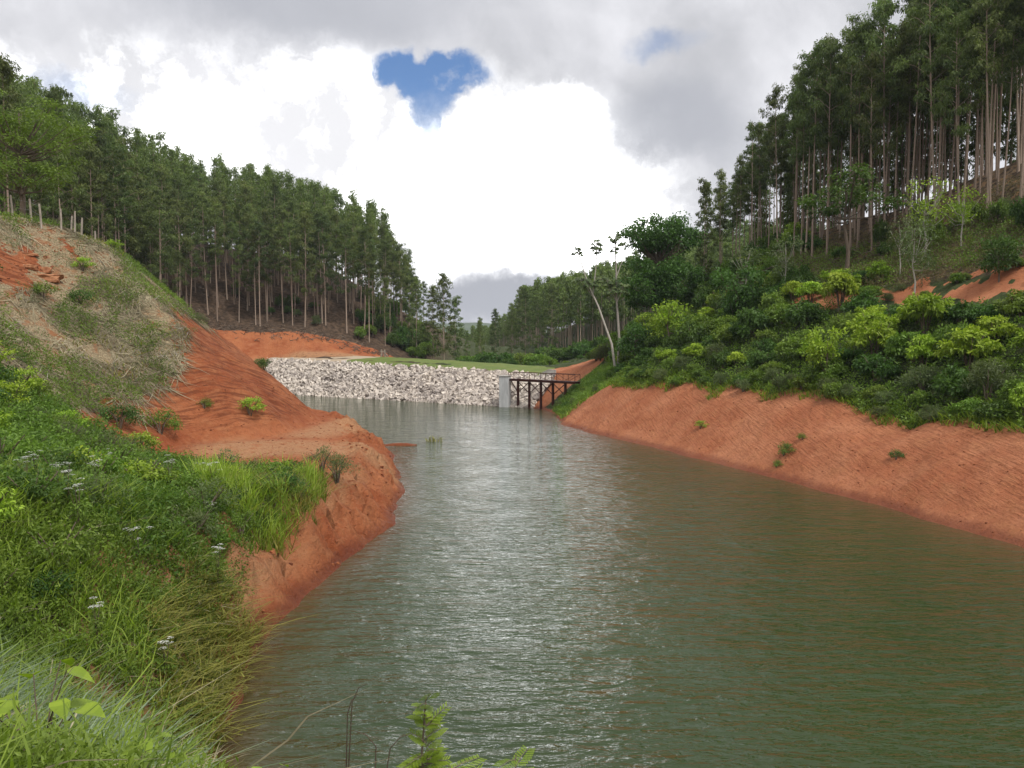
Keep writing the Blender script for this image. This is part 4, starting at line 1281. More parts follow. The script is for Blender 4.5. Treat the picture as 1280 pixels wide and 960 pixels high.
# saplings and scrub at the foot of both plantations
for i in range(44):
    t = rng.random()
    if i < 24:
        x = -64 + 46 * t; y = 172 + rng.uniform(0, 10) - 3 * t
        if rng.random() < 0.45: x, y = rng.uniform(-66, -46), rng.uniform(100, 150)
        lab = 'scrub below the left plantation trunks'
    else:
        a = np.array([27, 112]); b = np.array([52, 58])
        p = a + (b - a) * t + rng.normal(size=2) * 1.5 + np.array([-1.2, -1.0])
        x, y = p; lab = 'scrub below the right stand trunks'
    kind = ['dark', 'mid', 'grey'][rng.choice(3, p=[0.4, 0.3, 0.3])]
    bush(kind, x, y, rng.uniform(0.8, 1.6), '%s %s' % (CN[kind], lab), 'scrub at the foot of the plantations', rngl=rng, sz=rng.uniform(1.0, 2.4))

# ------------------------------------------------------------------ grass blades
def blades(p, z, h, w, rng, lean=0.35, curl=0.5, seg=3, tone=None, flatten=0.0, az=None):
    n = len(p)
    az = rng.random(n) * 6.283 if az is None else az
    dx = np.stack([np.cos(az), np.sin(az), np.zeros(n)], -1)
    ln = np.abs(rng.normal(size=n)) * lean
    base = np.stack([p[:, 0], p[:, 1], z], -1)
    side = np.stack([-np.sin(az + rng.normal(size=n) * 0.8), np.cos(az), np.zeros(n)], -1) * w[:, None] / 2
    rows = []
    for s in range(seg + 1):
        t = s / seg
        out = (ln * t + curl * rng.random(n) * t * t) * h
        up = h * (t - 0.35 * curl * t * t) * (1 - flatten)
        c = base + dx * out[:, None] + np.array([0, 0, 1.0]) * up[:, None]
        wd = (1 - 0.35 * t) if s < seg else 0
        if s < seg: rows += [c + side * wd, c - side * wd]
        else: rows += [c]
    v = np.stack(rows, 1)                                     # n, 2*seg+1, 3
    k = 2 * seg + 1
    fq = [[2 * s, 2 * s + 1, 2 * s + 3, 2 * s + 2] for s in range(seg - 1)]
    ft = [2 * seg - 2, 2 * seg - 1, 2 * seg]
    idx = []
    sizes = []
    for q in fq: idx += q; sizes.append(4)
    idx += ft; sizes.append(3)
    idx = (np.array(idx)[None] + (np.arange(n) * k)[:, None]).ravel()
    sizes = np.tile(sizes, n)
    tone = rng.random(n) if tone is None else tone
    return v.reshape(-1, 3), idx, sizes, np.repeat(tone, seg)


def blade_obj(name, mat, p, h, w, rng, dz=0.0, laid=False, **kw):
    z = terrain(p[:, 0], p[:, 1]) - 0.03 + dz
    v, i, s, t = blades(p, z, h, w, rng, **kw)
    if laid:
        k = len(v) // len(p)
        v[:, 2] = terrain(v[:, 0], v[:, 1]) + np.repeat(dz, k) + 0.07 * np.tile(np.linspace(0, 1, k), len(p)) * np.repeat(rng.random(len(p)), k)
    return structure(name, new_mesh(name, v, i, s, [M[mat]], False, {'tone': ('FACE', 'FLOAT', np.clip(t, 0, 1))}), 'stuff')


rng = np.random.default_rng(44)


def above_water_view(q, h):
    """keep plants of the near bank below the line of sight to the water in front"""
    z = terrain(q[:, 0], q[:, 1])
    return (q[:, 0] / q[:, 1] < -0.37) | (z + h < 9 - 0.60 * q[:, 1])


def clumpy(q, f, thr, s):
    return fbm(q[:, 0] * f, q[:, 1] * f, 3, s) > thr


NEARP = [(-3.2, 2.2), (0, 2.0), (3.5, 4), (3, 9), (-2, 12), (-6.4, 16.6), (-7.2, 20), (-8.0, 25), (-13, 25), (-19, 22), (-13, 9), (-6, 4.5)]
q = samp(NEARP, lambda q: above_water_view(q, 1.3) & (lake_fields(q[:, 0], q[:, 1])[0] > 0.15))(26000, rng)
dist = np.hypot(q[:, 0], q[:, 1])
n_ = fbm(q[:, 0] * 0.5, q[:, 1] * 0.5, 3, 51)
h = (0.45 + 0.75 * rng.random(len(q))) * (1 + 0.6 * n_)
h = np.where(q[:, 0] / q[:, 1] > -0.48, np.minimum(h, 0.45), h)
h = np.where(dist < 6, np.minimum(h, 0.72), h)
blade_obj('grass', 'grass', q, h, 0.010 + 0.0009 * dist + 0.006 * rng.random(len(q)), rng, lean=0.3, curl=0.7, seg=4, tone=np.clip(0.45 + n_ + 0.5 * (rng.random(len(q)) - 0.5), 0, 1))
# blue-green stand at the left edge
q = samp([(-4.6, 6.2), (-3.6, 8.2), (-6, 12), (-10, 12.5), (-8.5, 9)])(3600, rng)
blade_obj('grass', 'grass_blue', q, 0.6 + 0.7 * rng.random(len(q)), 0.022 + 0.014 * rng.random(len(q)), rng, lean=0.35, curl=1.0, seg=4)
q = samp(NEARP, lambda q: above_water_view(q, 0.9) & (lake_fields(q[:, 0], q[:, 1])[0] > 0.3) & clumpy(q, 0.8, 0.0, 57))(2600, rng)
blade_obj('dead_grass', 'straw', q, 0.3 + 0.55 * rng.random(len(q)), 0.010 + 0.0009 * np.hypot(q[:, 0], q[:, 1]), rng, lean=0.8, curl=1.2, seg=4)
# tall bright tuft above the low bank
q = samp([(-8.0, 28.5), (-8.6, 36.5), (-12.5, 37), (-13, 31), (-11, 28.5)], lambda q: lake_fields(q[:, 0], q[:, 1])[0] > 1.4)(4200, rng)
n_ = fbm(q[:, 0] * 0.7, q[:, 1] * 0.7, 3, 52)
blade_obj('grass', 'grass', q, (0.4 + 1.0 * rng.random(len(q))) * (1 + 1.3 * n_), 0.032 + 0.02 * rng.random(len(q)), rng, lean=0.22, curl=0.5, seg=3, tone=np.clip(0.6 + n_ + 0.3 * (rng.random(len(q)) - .5), 0, 1))
q = samp([(-8.0, 28.5), (-8.6, 36.5), (-12.5, 37), (-13, 31), (-11, 28.5)], lambda q: lake_fields(q[:, 0], q[:, 1])[0] > 1.2)(2600, rng)
blade_obj('grass', 'dry_grass', q, 0.5 + 0.9 * rng.random(len(q)), 0.026 + 0.02 * rng.random(len(q)), rng, lean=0.4, curl=0.8, seg=3)
# yellowing grass drooping over the waterline
q = samp([(-6.4, 17.0), (-7.2, 20), (-7.6, 23.6), (-9.6, 23.6), (-9.2, 19), (-7.4, 16.2)], lambda q: lake_fields(q[:, 0], q[:, 1])[0] > 0.1)(3000, rng)
blade_obj('grass', 'dry_grass', q, 0.4 + 0.75 * rng.random(len(q)), 0.022 + 0.016 * rng.random(len(q)), rng, lean=0.45, curl=1.2, seg=4, az=rng.normal(size=len(q)) * 1.7 - 0.2)
# grass across the middle ground on the left and fringes of the bushes
q = samp([(-8, 24), (-9.4, 31), (-16, 36), (-25, 36), (-24, 26), (-15, 20)], lambda q: clumpy(q, 0.4, -0.1, 53) & (lake_fields(q[:, 0], q[:, 1])[0] > 1.8))(9000, rng)
blade_obj('grass', 'grass', q, 0.4 + 0.7 * rng.random(len(q)), 0.03 + 0.02 * rng.random(len(q)), rng, lean=0.35, curl=0.7, seg=3)
# grass along the lip of the right cut and on the red bank's foot near the bridge
q = samp([(5, 30), (40, 30), (44, 60), (20, 108), (8, 108), (5, 98)], lambda q: (np.abs(lake_fields(q[:, 0], q[:, 1])[0] - 7.4 + 2.2 * fbm(q[:, 0] * 0.3, q[:, 1] * 0.3, 3, 60)) < 1.0))(9000, rng)
blade_obj('grass', 'grass', q, 0.3 + 0.6 * rng.random(len(q)), 0.05 + 0.03 * rng.random(len(q)), rng, lean=0.6, curl=0.8, seg=2)
q = samp([(4.8, 92), (13, 92), (17, 104), (10, 107.5), (6.2, 106), (5.2, 103)], lambda q: lake_fields(q[:, 0], q[:, 1])[0] > 0.2)(4000, rng)
blade_obj('grass', 'grass', q, 0.3 + 0.5 * rng.random(len(q)), 0.07 + 0.03 * rng.random(len(q)), rng, lean=0.5, curl=0.8, seg=2)

# cut straw lying over the left slope, with living weeds in it
STRAWP = [(-18, 33), (-22, 45), (-23.5, 57), (-29, 76), (-39, 80), (-42, 62), (-40, 44), (-30, 32)]


def straw_ok(q):
    gap = fbm(q[:, 0] * 0.45 + 9, q[:, 1] * 0.45, 4, 66)
    return (gap < 0.16) & _straw_ok(q)


def _straw_ok(q):
    n = fbm(q[:, 0] * 0.3, q[:, 1] * 0.3, 4, 60)
    r = seg_dist(q[:, 0], q[:, 1], (-34.5, 53), (-34.0, 60.5))
    return (r + 2.5 * fbm(q[:, 0] * 0.8, q[:, 1] * 0.8, 3, 61) > 2.2) & (q[:, 0] + 3.0 * n + 0.25 * np.maximum(q[:, 1] - 55, 0) < -23.6) | ((q[:, 1] < 42) & (q[:, 0] < -17))


q = samp(STRAWP, straw_ok)(30000, rng)
n_ = fbm(q[:, 0] * 0.6, q[:, 1] * 0.6, 3, 62)
down = math.radians(-35) + rng.normal(size=len(q)) * 0.9
blade_obj('straw', 'straw', q, 0.35 + 0.65 * rng.random(len(q)), 0.035 + 0.03 * rng.random(len(q)), rng, dz=0.02 + 0.13 * rng.random(len(q)) ** 1.5, laid=True, lean=1.2, curl=0.8, seg=2, flatten=0.85, az=down,
          tone=np.clip(0.5 + n_ + 0.6 * (rng.random(len(q)) - 0.5), 0, 1))
q = samp(STRAWP, lambda q: straw_ok(q) & clumpy(q, 0.35, 0.12, 63))(3000, rng)
blade_obj('grass', 'dry_grass', q, 0.3 + 0.4 * rng.random(len(q)), 0.04 + 0.02 * rng.random(len(q)), rng, lean=0.7, curl=0.8, seg=2)
ground_cover('weeds', 5600, samp(STRAWP, lambda q: _straw_ok(q) & clumpy(q, 0.3, 0.02, 64)), 0.16, 0.06, M['bush_mid'], rng, 0.3, per=10)
ground_cover('weeds', 1400, samp([(-26, 66), (-22, 52), (-24, 46), (-17, 33), (-33, 33), (-38, 60), (-36, 74)], lambda q: clumpy(q, 0.5, 0.15, 65)), 0.14, 0.05, M['bush_grey'], rng, 0.25, per=10)
# low leafy cover through the near bank and the thicket
ground_cover('weeds', 8000, samp(NEARP, lambda q: above_water_view(q, 0.5) & (lake_fields(q[:, 0], q[:, 1])[0] > 0.5) & (np.hypot(q[:, 0], q[:, 1]) > 6.5)), 0.085, 0.034, M['bush_mid'], rng, 0.45, per=10, rad=0.18)
ground_cover('weeds', 4200, samp([(-5.2, 3.6), (-1.0, 2.8), (0.4, 4.5), (-2.0, 7.5), (-5.5, 7.8)], lambda q: above_water_view(q, 0.5) & (np.hypot(q[:, 0], q[:, 1]) > 2.8)), 0.045, 0.016, M['bush_mid'], rng, 0.40, per=22, rad=0.13)
ground_cover('weeds', 9000, samp([(-8, 24), (-9.2, 31), (-10.5, 39), (-15, 40), (-18, 37), (-25, 34), (-24, 22), (-15, 17)], lambda q: lake_fields(q[:, 0], q[:, 1])[0] > 2.2 + 1.0 * fbm(q[:, 0], q[:, 1], 2, 3)),
             0.16, 0.06, M['bush_mid'], rng, 0.6, per=11, rad=0.3)

ground_cover('weeds', 3600, samp([(-7.6, 17), (-8.2, 21), (-8.8, 26.5), (-13, 27), (-13, 18), (-9, 14)], lambda q: lake_fields(q[:, 0], q[:, 1])[0] > 1.0), 0.10, 0.042, M['bush_mid'], rng, 0.5, per=11, rad=0.22)
# ------------------------------------------------------------------ left thicket: shrubs one by one
SMALL = {
    'mid': [make_bush(600 + i, leaf='bush_mid', nclump=24, nleaf=46, L=0.12, W=0.05) for i in range(3)],
    'bright': [make_bush(610 + i, leaf='bush_bright', nclump=24, nleaf=42, L=0.13, W=0.06, flat=0.2) for i in range(2)],
    'dark': [make_bush(620 + i, leaf='bush_dark', nclump=24, nleaf=46, L=0.12, W=0.06) for i in range(2)],
    'grey': [make_bush(630 + i, leaf='bush_grey', nclump=24, nleaf=52, L=0.11, W=0.03, droop=-0.4) for i in range(2)],
}
BUSH_BIG = BUSH
BUSH = SMALL
for i in range(200):
    if i >= 200: break
    x, y = rng.uniform(-24, -8), rng.uniform(15, 38)
    sd1 = lake_fields(np.array([x]), np.array([y]))[0][0]
    if sd1 < (2.2 if y > 24 else 3.5) or x / y < -0.78: continue
    if x > -9.2 and y > 38: continue
    if rng.random() < 0.35: continue
    kind = ['mid', 'bright', 'dark', 'grey'][rng.choice(4, p=[0.36, 0.28, 0.14, 0.22] if y < 30 else [0.4, 0.08, 0.17, 0.35])]
    place = 'by the water, near left bank' if sd1 < 4.5 else ('at the lower edge of the straw slope' if y > 31 else ('in front of the red terrace' if x / y > -0.45 else 'in the thicket at the left frame edge'))
    bush(kind, x, y, rng.uniform(0.55, 1.15), '%s shrub %s' % (CN[kind], place), 'shrubs of the left thicket', rngl=rng, name='shrub', cat='shrub')
for (x, y, s, k, lab) in [(-18.8, 56.4, 1.15, 'bright', 'ferny light green shrub growing alone on the raked red face'), (-21.3, 54.4, 0.6, 'mid', 'small thin shrub left of the ferny one on the red face'),
                          (-25.0, 79.5, 1.1, 'dark', 'green shrub on the skyline edge of the red cut by the rock dam'), (-31.0, 56.8, 0.95, 'dark', 'compact dark shrub alone on the straw slope'),
                          (-22.4, 50.0, 1.3, 'mid', 'leafy green shrub where the red terrace meets the thicket'), (-23.5, 47.0, 1.2, 'dark', 'dark shrub beside the start of the red terrace'),
                          (-35.2, 70, 0.9, 'bright', 'light green weed clump on the skyline of the straw slope'), (-32.5, 60, 0.9, 'bright', 'pale green shrub below the bare red patch'),
                          (-34.5, 51, 1.2, 'dark', 'dark leafy shrub at the left edge of the straw slope'), (-32.0, 54, 1.0, 'mid', 'green shrub among straw left of the compact dark one'),
                          (-28.5, 72, 0.8, 'grey', 'grey green tuft hanging over the red face'), (-42.5, 131, 2.2, 'mid', 'pale green shrub between spur and the cut behind the dam')]:
    bush(k, x, y, s, lab, 'shrubs on the left spur', rngl=rng, name='shrub', cat='shrub')
for (x, y, s, k, lab) in [(18.8, 54.2, 0.8, 'mid', 'small green tuft hanging in the middle of the right red bank'), (20.2, 54.5, 0.4, 'mid', 'tiny weed right of the hanging tuft on the red bank'),
                          (15.9, 66.2, 0.6, 'bright', 'little yellow green tuft on the upper right red bank'), (18.1, 53.6, 0.45, 'mid', 'small weed at the foot of the hanging tuft'),
                          (22.8, 46.5, 0.5, 'dark', 'dark weed under the bushes on the right red bank'), (27.6, 40.5, 0.5, 'mid', 'round green tuft on the right red bank near frame edge')]:
    bush(k, x, y, s, lab, 'weeds on the right red bank', rngl=rng, name='weed', cat='weed')
for i in range(26):
    t = rng.random()
    x, y = -8.9 - 1.8 * rng.random() - 0.4 * (t < 0.3), 27.5 + 10 * t
    bush(['dark', 'mid', 'dark', 'grey'][int(rng.integers(0, 4))], x, y, rng.uniform(0.45, 0.9), 'low shrub hanging over the eroded left bank', 'shrubs of the left thicket', rngl=rng, name='shrub', cat='shrub')
# water weed standing off the sandbar
q = np.stack([-7.2 + rng.normal(size=60) * 0.45, 72.4 + rng.normal(size=60) * 0.25], -1)
v, i, s, t = blades(q, np.full(60, -0.1), 0.4 + 0.5 * rng.random(60), np.full(60, 0.05), rng, lean=0.5, curl=0.6, seg=3)
ww = link('water_weed', new_mesh('water_weed', v, i, s, [M['dry_grass']], False, {'tone': ('FACE', 'FLOAT', t)}))
tag(ww, 'sparse tuft of weed standing in open water beyond the sandbar', 'water weed')

# ------------------------------------------------------------------ white flower heads
def flower_plant(seed):
    rng = np.random.default_rng(seed)
    wood = []; fv = []; ft = []
    lv = []
    for i in range(6):
        az = rng.random() * 6.28; r = rng.uniform(0.05, 0.35); H = rng.uniform(0.9, 1.35)
        e = np.array([math.cos(az) * r, math.sin(az) * r, H])
        wood.append(tube([(0, 0, 0), tuple(e * [0.4, 0.4, 0.6]), tuple(e)], [0.012, 0.008, 0.005], 3, 0.4))
        for j in range(26):
            a = rng.random() * 6.28; rr = 0.11 * math.sqrt(rng.random())
            c = e + np.array([math.cos(a) * rr, math.sin(a) * rr, 0.02 + 0.02 * rng.random() - rr * 0.25])
            s_ = 0.016
            fv += [c + [s_, 0, 0], c + [0, s_, 0.004], c + [-s_, 0, 0], c + [0, -s_, 0.004]]; ft.append(rng.random())
        lv.append(e * [0.5, 0.5, 0.5])
    lf = leaf_cloud(np.array(lv), 0.22, 26, 0.12, 0.045, rng, droop=0.2)
    return wood_mesh('flower_stem', wood, M['wood']), leaf_mesh('flower_leaves', [lf], M['bush_mid']), new_mesh('flower_heads', np.array(fv), np.arange(len(fv)), 4, [M['flower']], False, {'tone': ('FACE', 'FLOAT', np.array(ft))})


FL = [flower_plant(950 + i) for i in range(3)]
fl_pos = [(-11.6, 20.4), (-12.2, 21.0), (-11.0, 19.8), (-12.8, 20.6), (-11.9, 22.4), (-13.4, 22.0), (-9.0, 16.8), (-11.4, 29.8), (-11.9, 30.3), (-12.5, 28.6), (-10.4, 27.0), (-8.7, 23.0), (-14.8, 28.8), (-10.3, 21.5), (-7.9, 17.6)]
for x, y in fl_pos:
    place = 'in the near left thicket' if y < 23 else 'before the red terrace'
    copy_tree('white_flowering_weed', FL, int(rng.integers(0, 3)), (x, y, hgt(x, y) + 0.25), rng.random() * 6, rng.uniform(0.7, 0.95), 'weed with small white flower heads ' + place, 'wildflower', 'white flowering weeds', parts=('stem', 'leaves', 'flower_heads'))

# ------------------------------------------------------------------ foreground plants
def feather_sapling(seed, H, nfr):
    """thin stem with twice-feathered fronds of tiny leaflets"""
    rng = np.random.default_rng(seed)
    stem = [(0, 0, 0), (0.03, 0, H * 0.35), (-0.02, 0.02, H * 0.7), (0.0, 0, H)]
    wood = [tube(stem, [0.010, 0.008, 0.006, 0.003], 6, 0.6)]
    lv = []; tn = []
    for i in range(nfr):
        z0 = H * (0.35 + 0.64 * rng.random() ** 0.8); az = rng.random() * 6.28
        ln = 0.145 * (1.15 - 0.5 * i / nfr) * rng.uniform(0.45, 1.35); up = rng.uniform(-0.3, 1.0)
        d = np.array([math.cos(az), math.sin(az), up]); d /= np.linalg.norm(d)
        s = np.cross(d, [0, 0, 1]); s /= np.linalg.norm(s)
        p0 = np.array([0, 0, z0]); p1 = p0 + d * ln + np.array([0, 0, -0.02])
        wood.append(tube([p0, (p0 + p1) / 2 + [0, 0, 0.01], p1], [0.003, 0.002, 0.001], 3, 0.8))
        tone = rng.uniform(0.2, 1)
        for j in range(7):
            t = (j + 1) / 7.5
            b = p0 + (p1 - p0) * t
            for sg in (-1, 1):
                l2 = 0.052 * (1 - 0.5 * abs(t - 0.45)); dd = norm(d * 0.5 + s * sg + np.array([0, 0, -0.1]))
                for m in range(6):
                    tt = (m + 1) / 6.5
                    c = b + dd * l2 * tt
                    for s2 in (-1, 1):
                        e = norm(d * s2 + dd * 0.4); w_ = np.cross(e, [0, 0, 1.0]); w_ = w_ / np.linalg.norm(w_) * 0.0028
                        L = 0.0155
                        lv += [c, c + e * L * 0.5 + w_, c + e * L + np.array([0, 0, -0.002]), c + e * L * 0.5 - w_]
                        tn.append(tone * 0.7 + 0.3 * rng.random())
    return wood_mesh('sapling_stem', wood, M['wood']), new_mesh('sapling_leaves', np.array(lv), np.arange(len(lv)), 4, [M['bush_bright']], False, {'tone': ('FACE', 'FLOAT', np.array(tn) * 0.7)})


for (x, y, ztop, seed, n, lab, rzz) in [(-0.44, 3.95, 7.20, 970, 24, 'feathery green sapling in front of the water at the bottom of the picture', 0.4),
                                   (-0.30, 3.75, 6.93, 972, 14, 'second feathery shoot leaning right beside the tall sapling', 1.4),
                                   (0.02, 3.9, 6.92, 971, 12, 'top of a smaller feathery sapling right of the taller one', 2.0)]:
    z0 = hgt(x, y)
    p = feather_sapling(seed, ztop - z0, int(n * 1.4))
    copy_tree('feathery_sapling', [p], 0, (x, y, z0), rzz, 1.0, lab, 'sapling', parts=('stem', 'leaves'))


def reed_plant(seed, H, bends):
    rng = np.random.default_rng(seed)
    wood = []
    for (dx, dy, hh, kink) in bends:
        pts = [(0, 0, 0), (dx * 0.2, dy * 0.2, hh * 0.5), (dx * 0.5, dy * 0.5, hh * 0.93), (dx * 0.55 + kink, dy * 0.5, hh), (dx * 0.6 + kink * 2.2, dy * 0.55, hh + 0.02)]
        wood.append(tube(pts, [0.005, 0.004, 0.003, 0.0025, 0.0015], 5, rng.random() * 0.4))
    return wood_mesh('dry_stem', wood, M['wood'])


for (x, y, ztop, bends, lab) in [(-0.88, 4.0, 7.22, [(0.10, 0, 1.0, 0.03), (0.04, 0.05, 0.93, 0.02)], 'dark bent grass stalk before the water, left of the feathery sapling'),
                                 (-0.72, 3.9, 7.02, [(0.06, 0, 1.0, -0.05), (0.2, 0.02, 0.98, 0.04)], 'broken grass stalk with a hooked tip beside the taller dark one')]:
    z0 = hgt(x, y)
    hh = ztop - z0
    o = link('dry_stalk', reed_plant(3, 1, [(a, b, c * hh, k) for a, b, c, k in bends]), None, (x, y, z0))
    tag(o, lab, 'stalk')


def broadleaf_plant(seed, H=0.7, n=10, size=0.16):
    rng = np.random.default_rng(seed)
    wood = []; v = []; f = []; t = []
    o = 0
    for i in range(n):
        az = i * 2.4; r = rng.uniform(0.08, 0.32); z = H * rng.uniform(0.55, 1.0)
        b = np.array([math.cos(az) * r, math.sin(az) * r, z])
        wood.append(tube([(0, 0, 0), tuple(b * [0.5, 0.5, 0.7]), tuple(b)], [0.008, 0.005, 0.003], 4, 0.3))
        d = np.array([math.cos(az), math.sin(az), rng.uniform(-0.5, 0.1)]); d /= np.linalg.norm(d)
        s = np.cross(d, [0, 0, 1]); s /= np.linalg.norm(s); u = np.cross(s, d)
        L = size * rng.uniform(0.8, 1.3)
        prof = [(0, 0.02), (0.12, 0.62), (0.35, 0.80), (0.6, 0.6), (0.85, 0.25), (1.0, 0.02)]
        for (tt, w) in prof:
            c = b + d * L * tt - np.array([0, 0, 0.25 * L * tt * tt])
            v += [c - s * w * L * 0.5 + u * 0.12 * w * L, c, c + s * w * L * 0.5 + u * 0.12 * w * L]
        for k in range(len(prof) - 1):
            a = o + k * 3
            f += [[a, a + 1, a + 4, a + 3], [a + 1, a + 2, a + 5, a + 4]]
            tone = rng.uniform(0.3, 1.0); t += [tone, tone]
        o += len(prof) * 3
    return wood_mesh('broadleaf_stem', wood, M['wood']), new_mesh('broadleaf_leaves', np.array(v), np.array(f), 4, [M['bush_bright']], True, {'tone': ('FACE', 'FLOAT', np.array(t) * 0.55)})


for (x, y, s, seed, lab) in [(-2.55, 4.15, 1.0, 980, 'broad heart leaved plant at the lower left corner among grass'), (-2.25, 4.6, 0.75, 981, 'smaller broad leaved plant just right of the corner one'),
                             (-2.0, 5.6, 0.7, 982, 'broad leaved plant low in the grass near the water edge'), (-1.5, 4.7, 0.55, 983, 'small broad leaved plant at the bottom edge beside tall blades')]:
    copy_tree('broadleaf_plant', [broadleaf_plant(seed)], 0, (x, y, hgt(x, y) + 0.25), seed, s, lab, 'plant', parts=('stem', 'leaves'))

# ------------------------------------------------------------------ fence on the hill, rocks, timber frame, dead wood
fence = thing('wire_fence', 'line of weathered wooden fence posts with thin wire on the left hill', 'fence')
tops = []
POSTS = [(-38.0, 60.6, 1.8), (-37.1, 61.4, 1.75), (-36.2, 61.2, 1.9), (-35.6, 62.8, 1.7), (-35.5, 64.0, 1.2), (-35.1, 63.8, 1.8), (-34.8, 64.2, 1.6), (-35.4, 67.5, 1.0)]
rngp = np.random.default_rng(8)
for x, y, h_ in POSTS:
    z = hgt(x, y)
    lx, ly = rngp.normal(size=2) * 0.06
    v, f, t = tube([(0, 0, -0.3), (lx * 0.5, ly * 0.5, h_ * 0.5), (lx, ly, h_)], [0.085, 0.08, 0.07], 8, 0.5)
    cap = len(v)
    v = np.concatenate([v, [[lx, ly, h_ + 0.02]]])
    idx = list(f.ravel()); sz = [4] * len(f)
    for k in range(8):
        idx += [16 + k, 16 + (k + 1) % 8, cap]; sz.append(3)
    link('post', new_mesh('fence_post', v, idx, sz, [M['post']]), fence, (x, y, z))
    tops.append((x, y, z + h_))
for fr in (0.85, 0.5):
    pts = []
    for (x, y, z), (_, _, h_) in zip(tops, POSTS):
        pts.append((x, y, z - h_ * (1 - fr)))
    order = [0, 1, 2, 3, 4, 5, 6, 7]
    pts = [pts[k] for k in order]
    link('wire', flat_mesh('fence_wire', [tube(pts, [0.008] * len(pts), 3)], M['wire']), fence)

rngs = np.random.default_rng(77)


def rock_mesh(seed, sx, sy, sz):
    rng = np.random.default_rng(seed)
    import bmesh
    bm = bmesh.new()
    bmesh.ops.create_icosphere(bm, subdivisions=3, radius=1.0)
    for v in bm.verts:
        c = v.co
        n = float(fbm(np.array([c.x * 1.3 + seed]), np.array([c.y * 1.3 + c.z * 1.7]), 3, seed)[0])
        q = Vector((max(-0.75, min(0.75, c.x)), max(-0.75, min(0.75, c.y)), max(-0.6, min(0.6, c.z))))
        q *= 1 + 0.45 * n
        v.co = Vector((q.x * sx, q.y * sy, q.z * sz))
    me = bpy.data.meshes.new('rock')
    bm.to_mesh(me); bm.free()
    me.materials.append(M['sandstone'])
    return me


for i, (x, y, a, b, c, rz, lab) in enumerate([(-33.2, 56.6, 1.1, 0.6, 0.42, 0.3, 'flat orange sandstone slab lying on the bare red patch of the left slope'), (-34.3, 56.4, 0.7, 0.5, 0.3, 1.2, 'smaller orange rock left of the flat slab'),
                                              (-33.7, 57.4, 0.5, 0.4, 0.35, 2.0, 'orange rock perched behind the flat slab'), (-35.0, 57.4, 0.8, 0.22, 0.16, 0.6, 'long thin orange stone on the red patch'),
                                              (-29.4, 77.5, 0.3, 0.2, 0.15, 0.6, 'small pale stone at the skyline of the red face')]):
    o = link('rock', rock_mesh(20 + i, a, b, c), None, (x, y, hgt(x, y) + c * 0.05), (0.1, 0.05, rz))
    tag(o, lab, 'rock', 'rocks on the left slope')

tf = thing('timber_frame', 'small upright timber frame with a leaning brace on the dam crest', 'frame', (-25.8, 157.5, hgt(-25.8, 157.5)))
for (p, q_) in [((-0.45, 0, 0), (-0.3, 0, 2.6)), ((0.45, 0, 0), (0.3, 0, 2.6)), ((-0.45, 0.8, 0), (-0.3, 0.5, 2.6)), ((0.45, 0.8, 0), (0.3, 0.5, 2.6))]:
    link('leg', flat_mesh('frame_leg', [beam(p, q_, 0.16)], M['post']), tf)
for z in (0.8, 1.5, 2.2):
    link('rung', flat_mesh('frame_rung', [beam((-0.5, 0, z), (0.5, 0, z), 0.12)], M['post']), tf)
link('brace', flat_mesh('frame_brace', [beam((0.3, 0, 2.0), (2.0, 0, 0.1), 0.12)], M['post']), tf)
for i, (x, y, s, lab) in enumerate([(-23.0, 158.0, 0.6, 'white painted boulder on the crest right of the timber frame'), (-22.0, 157.2, 0.45, 'smaller white boulder beside the larger one on the crest')]):
    me = rock_mesh(40 + i, s, s * 0.7, s * 0.5); me.materials.clear(); me.materials.append(M['concrete_pale'])
    o = link('boulder', me, None, (x, y, hgt(x, y) + 0.5)); tag(o, lab, 'boulder')

# dead branches fallen over the top of the cut and through the forest floor
parts = []
rngd = np.random.default_rng(90)
for i in range(420):
    if i < 300:
        t = rngd.random(); x = -66 + 40 * t; y = 163 + rngd.normal() * 1.6 + (2.5 * t)
    else:
        x, y = rngd.uniform(30, 50), 0
        y = 100 - (x - 30) * 2.0 + rngd.normal() * 2.5
    z = hgt(x, y); a = rngd.random() * 6.28; ln = rngd.uniform(0.6, 2.4)
    dx, dy = math.cos(a) * ln, math.sin(a) * ln
    parts.append(tube([(x, y, z + 0.05), (x + dx * 0.5, y + dy * 0.5, z + 0.15 + rngd.random() * 0.5), (x + dx, y + dy, z + rngd.random() * 0.5)], [0.07, 0.05, 0.02], 4, rngd.random()))
structure('dead_branches', wood_mesh('dead_branches', parts, M['wood']), 'stuff')
parts = []
for i in range(150):
    x, y = rngd.uniform(-34, -18), rngd.uniform(34, 66)
    if not straw_ok(np.array([[x, y]]))[0]: continue
    z = hgt(x, y); a = rngd.random() * 6.28; ln = rngd.uniform(0.3, 1.0)
    parts.append(tube([(x, y, z + 0.05), (x + math.cos(a) * ln * .4, y + math.sin(a) * ln * .4, z + ln * 0.5), (x + math.cos(a + 1) * ln, y + math.sin(a + 1) * ln, z + rngd.random() * 0.6)], [0.025, 0.018, 0.008], 4, 0.6 + 0.4 * rngd.random()))
structure('dead_twigs', wood_mesh('dead_twigs', parts, M['pale_wood']), 'stuff')

